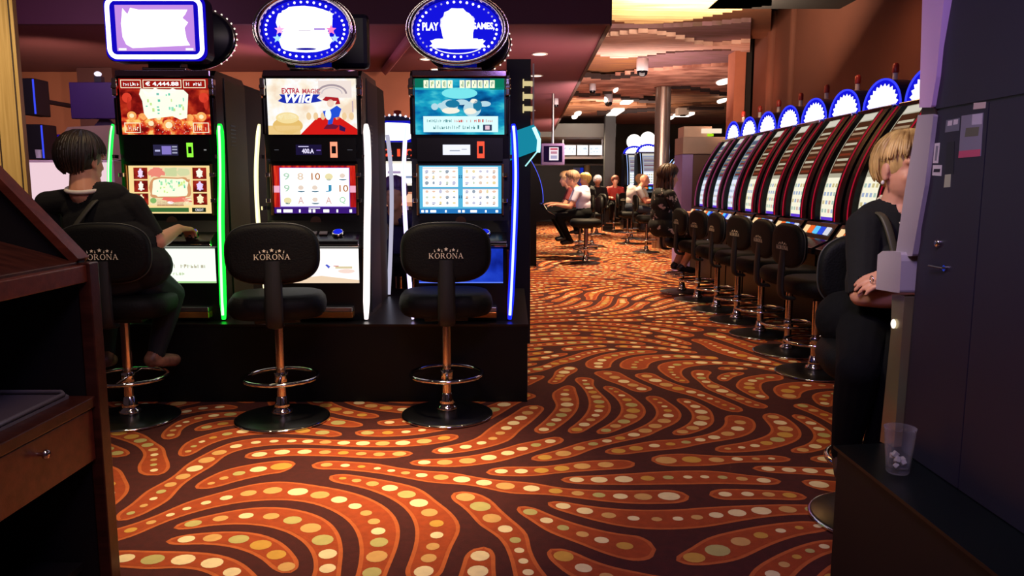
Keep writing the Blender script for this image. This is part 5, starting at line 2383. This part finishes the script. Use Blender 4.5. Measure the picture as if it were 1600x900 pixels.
seated('person in a pale shirt seated beyond the bald man, nearer the bright machines', (2.72, 17.0), -PI / 2 + .5, mat('cream_shirt', 'd8ccb0', .8), mat('beige_trousers', '8a7860', .8), mat('sandy_hair', 'd0a878', .6), SKIN, .08, voxel=.016)
seated('person in a red top far off between the pillar and the bald man', (2.60, 19.6), PI, mat('bright_red_top', 'a83028', .8), TROU, mat('auburn_hair', '6a3420', .6), SKIN, .04, voxel=.02)
seated('person lit violet, glimpsed in the gap between the middle and blue-tubed machines', (-.92, 6.12), PI + .1, mat('navy_violet_top', '2a2058', .8), TROU, mat('violet_lit_hair', '6a4a88', .6), SKIN, .16, voxel=.012, reach=.36, seat_h=.50)  # violet light painted into the hair colour

# ================================================================== deeper room: machines and stools
blueL = em('5060ff', 1.6)
protoC = curved_machine(blueL, ('a0b0ff', 'e8e0ff', '6058a8'), False)
LB = ['blue-lit machine facing the aisle, nearest of the left group behind the plinth',
      'blue-lit machine facing the aisle, middle of the left group behind the plinth',
      'blue-lit machine facing the aisle, farthest of the left group behind the plinth']
for i in range(3):
    pos = (.42, 11.6 + .72 * i, 0)
    if i == 0:
        protoC.location = pos
        protoC.rotation_euler = (0, 0, PI / 2)
        tag(protoC, LB[0], None, 'blue-lit machines behind the plinth')
    else:
        dup(protoC, pos, PI / 2, LB[i], 'blue-lit machines behind the plinth')
protoD = curved_machine(em('a0c0ff', 2.2), ('e8f0ff', 'ffffff', 'd0d8ff'), False)
LD = ['white-blue machine right of the bald man, nearest of its far row',
      'white-blue machine of the far row, behind the nearest one',
      'white-blue machine of the far row, last before the far wall']
for i, pos in enumerate([(3.15, 13.9, 0), (3.18, 15.45, 0), (3.2, 16.6, 0)]):
    if i == 0:
        protoD.location = pos
        protoD.rotation_euler = (0, 0, -PI / 2)
        tag(protoD, LD[0], None, 'white-blue machines of the far row')
    else:
        dup(protoD, pos, -PI / 2, LD[i], 'white-blue machines of the far row')
# two far machines that face us and flare white
for i, (u, Y, lb) in enumerate(((994, 20.5, 'flaring white machine facing us in the far distance above the bald man'), (1016, 19.5, 'flaring white machine facing us, beside the bronze column'))):
    c = at(u, 250, Y)
    o = dup(protoD, (c.x, Y, .25), 0, lb, 'white machines facing us far off')
    m = MB()
    m.ellipsoid((0, .42, 2.08), (.20, .05, .20), em('fff8f0', 2.0), 20, 12)
    m.build('round_topper', o)
    m = MB()
    m.box(-.3, .3, 0, .62, -.25, -.001, BLACK)
    m.build('machine_stand', o)

# machine glimpsed between the middle and the blue-tubed one
Yg = 6.9
c = at(618, 288, Yg)
t = thing('slot_machine', 'slot machine with bulb arch and red 1210 counter, glimpsed between two front machines', 'slot machine', (c.x, Yg, 0))
g = lambda v: at(618, v, Yg).z
m = MB()
m.box(-.26, .26, .02, .6, 0, g(222), BLACK)
m.build('cabinet', t, .004)
m = MB()
m.prism([(.24 * math.cos(PI * i / 20), g(205) + .14 * math.sin(PI * i / 20)) for i in range(21)] + [(-.24, g(226)), (.24, g(226))], 'y', .05, .16, mat('navy_topper_case', '101040', .35))
tp = m.build('topper', t)
p = Pic((-.2, .045, g(222)), (.4, 0, 0), (0, 0, g(188) - g(222)), em('1818c8', .9), .004)
p.up(); blob(p, .5, .5, .46, .42, W1, random.Random(3), 24, .03, .7)
p.build('lit_picture', tp)
b0 = MB().ellipsoid((0, 0, 0), (.011, .01, .011), em('ece8ff', 1.5), 8, 6).build('bulb')
for k in range(15):
    a = PI * (k + .5) / 15
    q = b0.copy(); C.objects.link(q); q.parent = tp; q.location = (.235 * math.cos(a), .04, g(206) + .15 * math.sin(a))
for k in range(9):
    q = b0.copy(); C.objects.link(q); q.parent = tp; q.location = (-.2 + .05 * k, .04, g(227))
bpy.data.objects.remove(b0)
p = Pic((-.23, .012, g(247)), (.46, 0, 0), (0, 0, g(230) - g(247)), mat('counter_dark', '2a100c', .4), .004)
p.up().text('1210', .12, .15, .88, .85, em('ff5030', 1.2), .02)
p.build('counter_display', t)
p = Pic((-.23, .012, g(290)), (.46, 0, 0), (0, 0, g(252) - g(290)), em('f8f0e0', 1.0), .004)
p.up().rect(.1, .1, .9, .9, W1).up().rect(.35, .5, .6, .6, em('a890b8', 1.0)).rect(.6, .3, .9, .4, em('90a0c0', 1.0))
p.build('screen', t)
p = Pic((-.23, .012, g(332)), (.46, 0, 0), (0, 0, g(300) - g(332)), em('e89878', .8), .004)
p.up().rect(.1, .5, .9, .9, em('f8c8a8', 1.0))
p.build('lower_screen', t)
for sx in (-1, 1):
    m = MB(); m.tube([(sx * .25, -.02, .5), (sx * .275, -.04, .9), (sx * .25, -.01, g(232))], .014, em('ecdcff', 1.6), 8)
    m.build('neon_tube', t)
m = MB()
m.lathe([(.03, g(190)), (.03, g(178))], mat('beacon_tube', 'd8ccc8', .4), 12, Matrix.Translation((.0, .2, 0)))
m.lathe([(.034, g(178)), (.034, g(170)), (.01, g(169))], mat('beacon_red_cap', 'a8342c', .35), 12, Matrix.Translation((.0, .2, 0)))
m.build('beacon', t)

# black totem with cream brackets right of the blue-tubed machine
Yt = 5.75
x0, x1 = at(800, 288, Yt).x, at(829, 288, Yt).x
t = thing('display_totem', 'tall black display totem with cream side brackets, right of the blue-tubed machine', 'totem', (x0, Yt, 0))
w = x1 - x0
zt, zb = at(0, 92, Yt).z, at(0, 230, Yt).z
m = MB(); m.box(-.04, w, 0, .16, 0, zt, BLACKM); m.build('column', t, .004)
for v in (131, 151, 170):
    z = at(0, v, Yt).z
    m = MB()
    m.box(w - .055, w + .012, -.03, .04, z - .016, z + .016, em('f0dca0', .8))  # brackets made to glow so they look lit
    m.box(w - .06, w - .05, -.035, .045, z - .03, z + .03, em('f0dca0', .8))
    m.build('bracket', t, .003)
m = MB(); m.box(w + .0125, w + .024, -.02, .02, zb + .06, at(0, 100, Yt).z, mat('pale_edge', 'c8c0b0', .4)); m.build('edge_strip', t)
m = MB()
m.prism([(-.02, zb - .10), (w + .06, zb - .02), (w + .07, zb + .10), (w + .02, zb + .16), (-.02, zb + .10)], 'y', -.05, -.002, em('1c9ab8', .75))
ls = m.build('cyan_light_panel', t, .004)
m = MB(); m.tube([(w + .055, -.056, zb - .04), (w + .06, -.056, zb + .05), (w + .02, -.056, zb + .14)], .014, em('b8ffff', 1.6), 8)
m.tube([(w + .05, -.054, zb - .03), (w - .04, -.054, zb - .14)], .006, em('b8ffff', 1.0), 6)
m.build('cyan_tube', ls)

# stools deeper in the room
GF = 'stools deeper in the room'
dup(st0, (1.20, 12.35, 0), PI / 2 + .1, 'black stool under the white-shirted person at the blue-lit machines', GF)
dup(st0, (1.16, 13.15, 0), PI / 2, 'black stool under the person in the dark red top', GF)
dup(st0, (1.56, 15.0, 0), PI / 2 + .3, 'black stool under the blonde person in the black jacket', GF)
dup(st0, (2.34, 15.6, 0), -PI / 2 - .1, 'black stool under the bald man in the grey polo', GF)
dup(st0, (2.64, 17.0, 0), -PI / 2 + .5, 'black stool under the person in the pale shirt', GF)
dup(st0, (2.05, 18.66, 0), PI, 'black stool under the white-haired person beside the pillar', GF)
dup(st0, (2.60, 19.66, 0), PI, 'black stool under the far person in the red top', GF)
dup(st0, (2.38, 13.6, 0), -PI / 2, 'empty black stool in front of the nearest white-blue machine', GF)
dup(st0, (-.92, 6.18, 0), PI, 'black stool under the violet-lit person behind the front machines', GF)
s2 = make_stool(False, .62)
s2.location = (1.12, 11.7, 0)
tag(s2, 'backless black stool standing out into the aisle before the white-shirted person', None, GF)

# hanging monitor over the left group
Yh = 12.2
a, b = at(846, 224, Yh), at(882, 258, Yh)
t = thing('hanging_monitor', 'lilac framed monitor hanging over the blue-lit machines', 'monitor', ((a.x + b.x) / 2, Yh, 0))
W = b.x - a.x
m = MB(); m.box(-W / 2, W / 2, 0, .12, b.z, a.z, mat('lilac_case', '8a70a8', .4)); m.build('case', t, .01)
p = Pic((-W * .40, -.003, b.z + .05), (W * .80, 0, 0), (0, 0, a.z - b.z - .09), em('201030', .8), .004)
p.up().rect(.30, .10, .80, .92, em('f0e0e8', 1.1))
p.up().rect(.35, .74, .75, .86, em('d05068', 1.0)).rect(.38, .50, .72, .66, em('c8889c', 1.0)).rect(.38, .2, .72, .4, em('b0a8c8', 1.0))
p.build('screen', t)
m = MB(); m.tube([(0, .06, a.z), (0, .06, ZL - .001)], .02, STEEL, 8); m.build('ceiling_rod', t)

# lit menu boards over the bar
for i, (u0, u1) in enumerate(((880, 900), (901.5, 919), (920.5, 941))):
    Yb = 22.0
    a, b = at(u0, 226, Yb), at(u1, 243, Yb)
    t = thing('menu_board', ['leftmost', 'middle', 'rightmost'][i] + ' of the three glowing white boards above the far bar', 'lit board', ((a.x + b.x) / 2, Yb, 0), 0, 'glowing boards above the far bar')
    W = b.x - a.x
    m = MB(); m.box(-W / 2, W / 2, .0, .1, b.z, a.z, mat('white_sign_case', 'd8dcdc', .5)); m.build('case', t)
    p = Pic((-W / 2 + .01, -.002, b.z + .02), (W - .02, 0, 0), (0, 0, a.z - b.z - .04), em('f0f8ff', 1.4), .001)
    p.up()
    r = random.Random(i)
    scribble(p, .08, .55, .92, .8, em('c0ccd8', 1.0), 7, r)
    scribble(p, .08, .2, .92, .4, em('c8d0d8', 1.0), 7, r)
    p.build('lit_panel', t)
m = MB()
a, b = at(876, 244, 21.9), at(946, 248, 21.9)
m.box(a.x, b.x, 22.11, 22.25, b.z, a.z, mat('white_sign_case', 'd8dcdc', .5))
for u in (880, 941):
    q = at(u, 220, 22.1)
    m.box(q.x - .02, q.x + .02, 22.12, 22.16, a.z, at(0, 214, 21).z, STEEL)
tag(m.build('sign_rail'), 'white rail carrying the glowing boards above the far bar', 'rail')


# ------------------------------------------------------------------ ceiling fittings
def ceiling_at(z, u, v):
    return fl(u, v, z)


dome_lab = ['white dome camera hanging from the rock-like ceiling, the largest', 'white dome camera on the ceiling, between the largest and the pillar',
            'small white dome camera near the edge of the low maroon ceiling', 'small dome camera at the low maroon ceiling']
for i, (u, v, Z) in enumerate(((1004, 92, 2.98), (951, 146, 2.98), (926, 131, 2.98), (868, 154, ZL))):
    c = fl(u, v, Z)
    s = .085 if i < 2 else (.06 if i == 2 else .05)
    t = thing('dome_camera', dome_lab[i], 'camera', (c.x, c.y, Z), 0, 'dome cameras on the ceiling')
    m = MB(); m.lathe([(.0001, -.0005), (s, -.0005), (s, -1.7 * s), (s * .95, -2.0 * s)], mat('white_camera_housing', 'cfc8d0', .4), 24); m.build('housing', t)
    m = MB(); m.lathe([(s * .9, -2.0 * s), (s * .85, -2.5 * s), (s * .5, -2.85 * s), (.0001, -2.95 * s)], mat('smoked_dome', '0c0c10', .1), 24); m.build('dome', t)

dl = [(843, 84, ZL, .085), (838, 118, ZL, .085), (665, 92, ZL, .07), (1043 - 380, 93, ZL, .0), (681, 108, ZL, .07), (832, 172, ZL, .06)]
dn = ['brightest downlight in the low maroon ceiling', 'downlight in the low maroon ceiling just behind the brightest', 'downlight between the two oval toppers', '',
      'downlight left of the blue-tubed machine topper', 'faint far downlight in the low maroon ceiling']
for i, (u, v, Z, s) in enumerate(dl):
    if s == 0:
        continue
    c = fl(u, v, Z)
    t = thing('downlight', dn[i], 'ceiling light', (c.x, c.y, Z), 0, 'downlights in the low ceiling')
    m = MB(); m.lathe([(s * .8, -.006), (s, -.012), (s * 1.08, -.001), (s * .8, -.0008)], mat('white_lamp_ring', 'd8d0c8', .4), 24); m.build('ring', t)
    m = MB(); m.lathe([(.0001, -.009), (s * .8, -.007), (s * .8, -.002)], em('ffe8d0', 3.0), 24); m.build('lens', t)
    l = bpy.data.lights.new('downlight_lamp', 'SPOT'); l.energy = 25; l.color = (1, .62, .42); l.spot_size = 2.4; l.spot_blend = 1; l.shadow_soft_size = .06
    lo = bpy.data.objects.new('downlight_lamp', l); C.objects.link(lo); lo.location = (c.x, c.y, Z - .03)

hl = [(960, 176, 16, 10, 'square bright ceiling light in the middle of the far ceiling'), (979, 159, 14, 5, 'flat oval ceiling light just above the square one'),
      (1131, 128, 18, 8, 'ceiling light beside the salmon column, nearer one'), (1128, 158, 10, 5, 'ceiling light beside the salmon column, farther one'),
      (903, 178, 10, 5, 'ceiling light over the grey bulkhead, right one'), (898, 183, 9, 4, 'ceiling light over the grey bulkhead, left one'),
      (962, 141, 6, 5, 'tiny round ceiling light above the flat oval one'), (1047, 185, 7, 5, 'small ceiling light right of the bronze column'),
      (1068, 179, 24, 4, 'long thin ceiling light right of the bronze column'), (933, 202, 10, 4, 'round ceiling light under the grey bulkhead')]
for u, v, w, h, lb in hl:
    Z = 2.96
    c = fl(u, v, Z)
    sc = F_PX / c.y
    rx = w / 2 / sc
    ry = min(1.0, abs(fl(u, v - h / 2, Z).y - fl(u, v + h / 2, Z).y) / 2)
    m = MB()
    if 'square' in lb or 'long' in lb:
        m.box(-rx, rx, -ry, ry, -.03, .03, em('fff0e0', 2.0))
    else:
        m.lathe([(.0001, -.03), (rx * .8, -.025), (rx, .0), (rx, .03)], em('fff0e0', 2.0), 20, None, 1, ry / rx)
    o = m.build('ceiling_light', None, 0, (c.x, c.y, Z))
    tag(o, lb, 'ceiling light', 'lights in the far ceiling')
# small spot projector and dark track beside it
c = fl(1066, 169, 2.96)
m = MB(); m.box(-.13, .13, -.15, .15, -.16, .0, mat('projector_grey', 'b8a898', .5)); m.lathe([(.06, -.15), (.07, -.19)], BLACK, 16, Matrix.Translation((0, -.08, 0)))
tag(m.build('ceiling_projector', None, .01, (c.x, c.y, 2.96)), 'small grey projector on the ceiling right of the bronze column', 'projector')
a, b = fl(1075, 167, 2.96), fl(1130, 167, 2.96)
m = MB(); m.box(a.x, b.x, a.y - .1, a.y + .1, 2.9, 2.96, DKC)
tag(m.build('ceiling_track'), 'dark straight track on the ceiling beside the small grey projector', 'track')

# ------------------------------------------------------------------ left background: counter with monitor and loudspeakers
Yc = 6.6
g = lambda u, v: at(u, v, Yc)
a, b = g(36, 250), g(182, 320)
m = MB()
m.box(a.x - .3, b.x, Yc, Yc + .7, 0, g(0, 250).z, mat('blush_white_counter', 'e8d4d8', .6))
cn = m.build('reception_counter', None, .01)
tag(cn, 'blush white counter glowing behind the seated dark-haired person', 'counter')
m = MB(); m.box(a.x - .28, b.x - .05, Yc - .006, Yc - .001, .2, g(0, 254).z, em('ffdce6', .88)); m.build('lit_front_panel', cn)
q0, q1 = g(84, 197), g(184, 247)
m = MB()
m.prism([(q0.x, g(0, 211).z), (q0.x + .06, g(0, 197).z), (g(190, 180).x, g(0, 193).z), (g(190, 180).x, g(0, 249).z), (q0.x + .16, g(0, 249).z), (q0.x + .16, g(0, 214).z)], 'y', Yc + .1, Yc + .45, mat('taupe_till_top', 'a08870', .5))
tag(m.build('till_box', None, .01), 'taupe till box on the blush counter, carrying the violet monitor', 'till')
t = thing('desk_monitor', 'wide violet-dark monitor seen from the back left of the green-tubed machine', 'monitor', (g(135, 180).x, Yc + .25, g(0, 195).z))
zz = g(0, 195).z
m = MB(); m.box(g(88, 180).x - g(135, 180).x, g(183, 180).x - g(135, 180).x, -.03, .03, g(0, 182).z - zz, g(0, 123).z - zz, mat('violet_monitor_back', '3a1a5c', .5)); m.build('screen_back', t, .006)
m = MB(); m.prism([(-.10, 0.003), (-.04, .07), (-.03, .14), (.03, .14), (.04, .07), (.10, .003)], 'y', .031, .06, mat('violet_monitor_foot', '281438', .5)); m.build('stand', t)
t = thing('desk_camera', 'little camera with a bright lens perched above the violet monitor', 'camera', (g(135, 180).x, Yc + .25, g(0, 123).z))
m = MB(); m.box(-.03, .03, -.03, .03, .001, .05, BLACKM); m.build('foot', t)
m = MB(); m.ellipsoid((0, -.02, .07), (.03, .03, .022), em('f0e8ff', 1.2), 14, 8); m.build('lens', t)
for (u0, v0, u1, v1, lb) in ((33, 122, 57, 180, 'upper black loudspeaker with blue-lit edge on the orange wall'), (37, 194, 70, 249, 'lower black loudspeaker with blue-lit edge, standing on the blush counter')):
    A, B_ = at(u0, v0, Yc + .3), at(u1, v1, Yc + .3)
    t = thing('loudspeaker', lb, 'loudspeaker', ((A.x + B_.x) / 2, Yc + .3, B_.z), 0, 'black loudspeakers left of the seated person')
    W, Hh = B_.x - A.x, A.z - B_.z
    m = MB(); m.box(-W / 2, W / 2, 0, .22, 0.001, Hh, BLACKM); m.build('case', t, .008)
    m = MB(); m.box(W / 2 - .012, W / 2 + .002, -.006, -.001, .01, Hh - .01, em('4050ff', .9)); m.build('lit_edge', t)
    if v0 < 150:
        m = MB(); m.box(-.03, .03, .22, yw - Yc - .3 - .001, Hh * .4, Hh * .5, BLACKM); m.build('wall_bracket', t)
A, B_ = at(73, 210, Yc + .55), at(92, 249, Yc + .5)
m = MB(); m.box(A.x, B_.x, Yc + .55, Yc + .67, B_.z, A.z, mat('bright_violet_box', '4a18c0', .5)); m.box(A.x + .005, B_.x - .005, Yc + .544, Yc + .5495, B_.z + .01, A.z - .01, em('3410b8', .6))
tag(m.build('violet_box', None, .0), 'violet box standing between the lower loudspeaker and the taupe till', 'box')
A = at(61, 247, Yc + .12)
m = MB()
m.lathe([(.022, .001), (.026, .07), (.028, .072)], mat('white_cup', 'e8ece8', .4), 20, Matrix.Translation((A.x, Yc + .12, A.z)))
tag(m.build('paper_cup'), 'small white cup on the blush counter in front of the lower loudspeaker', 'cup')
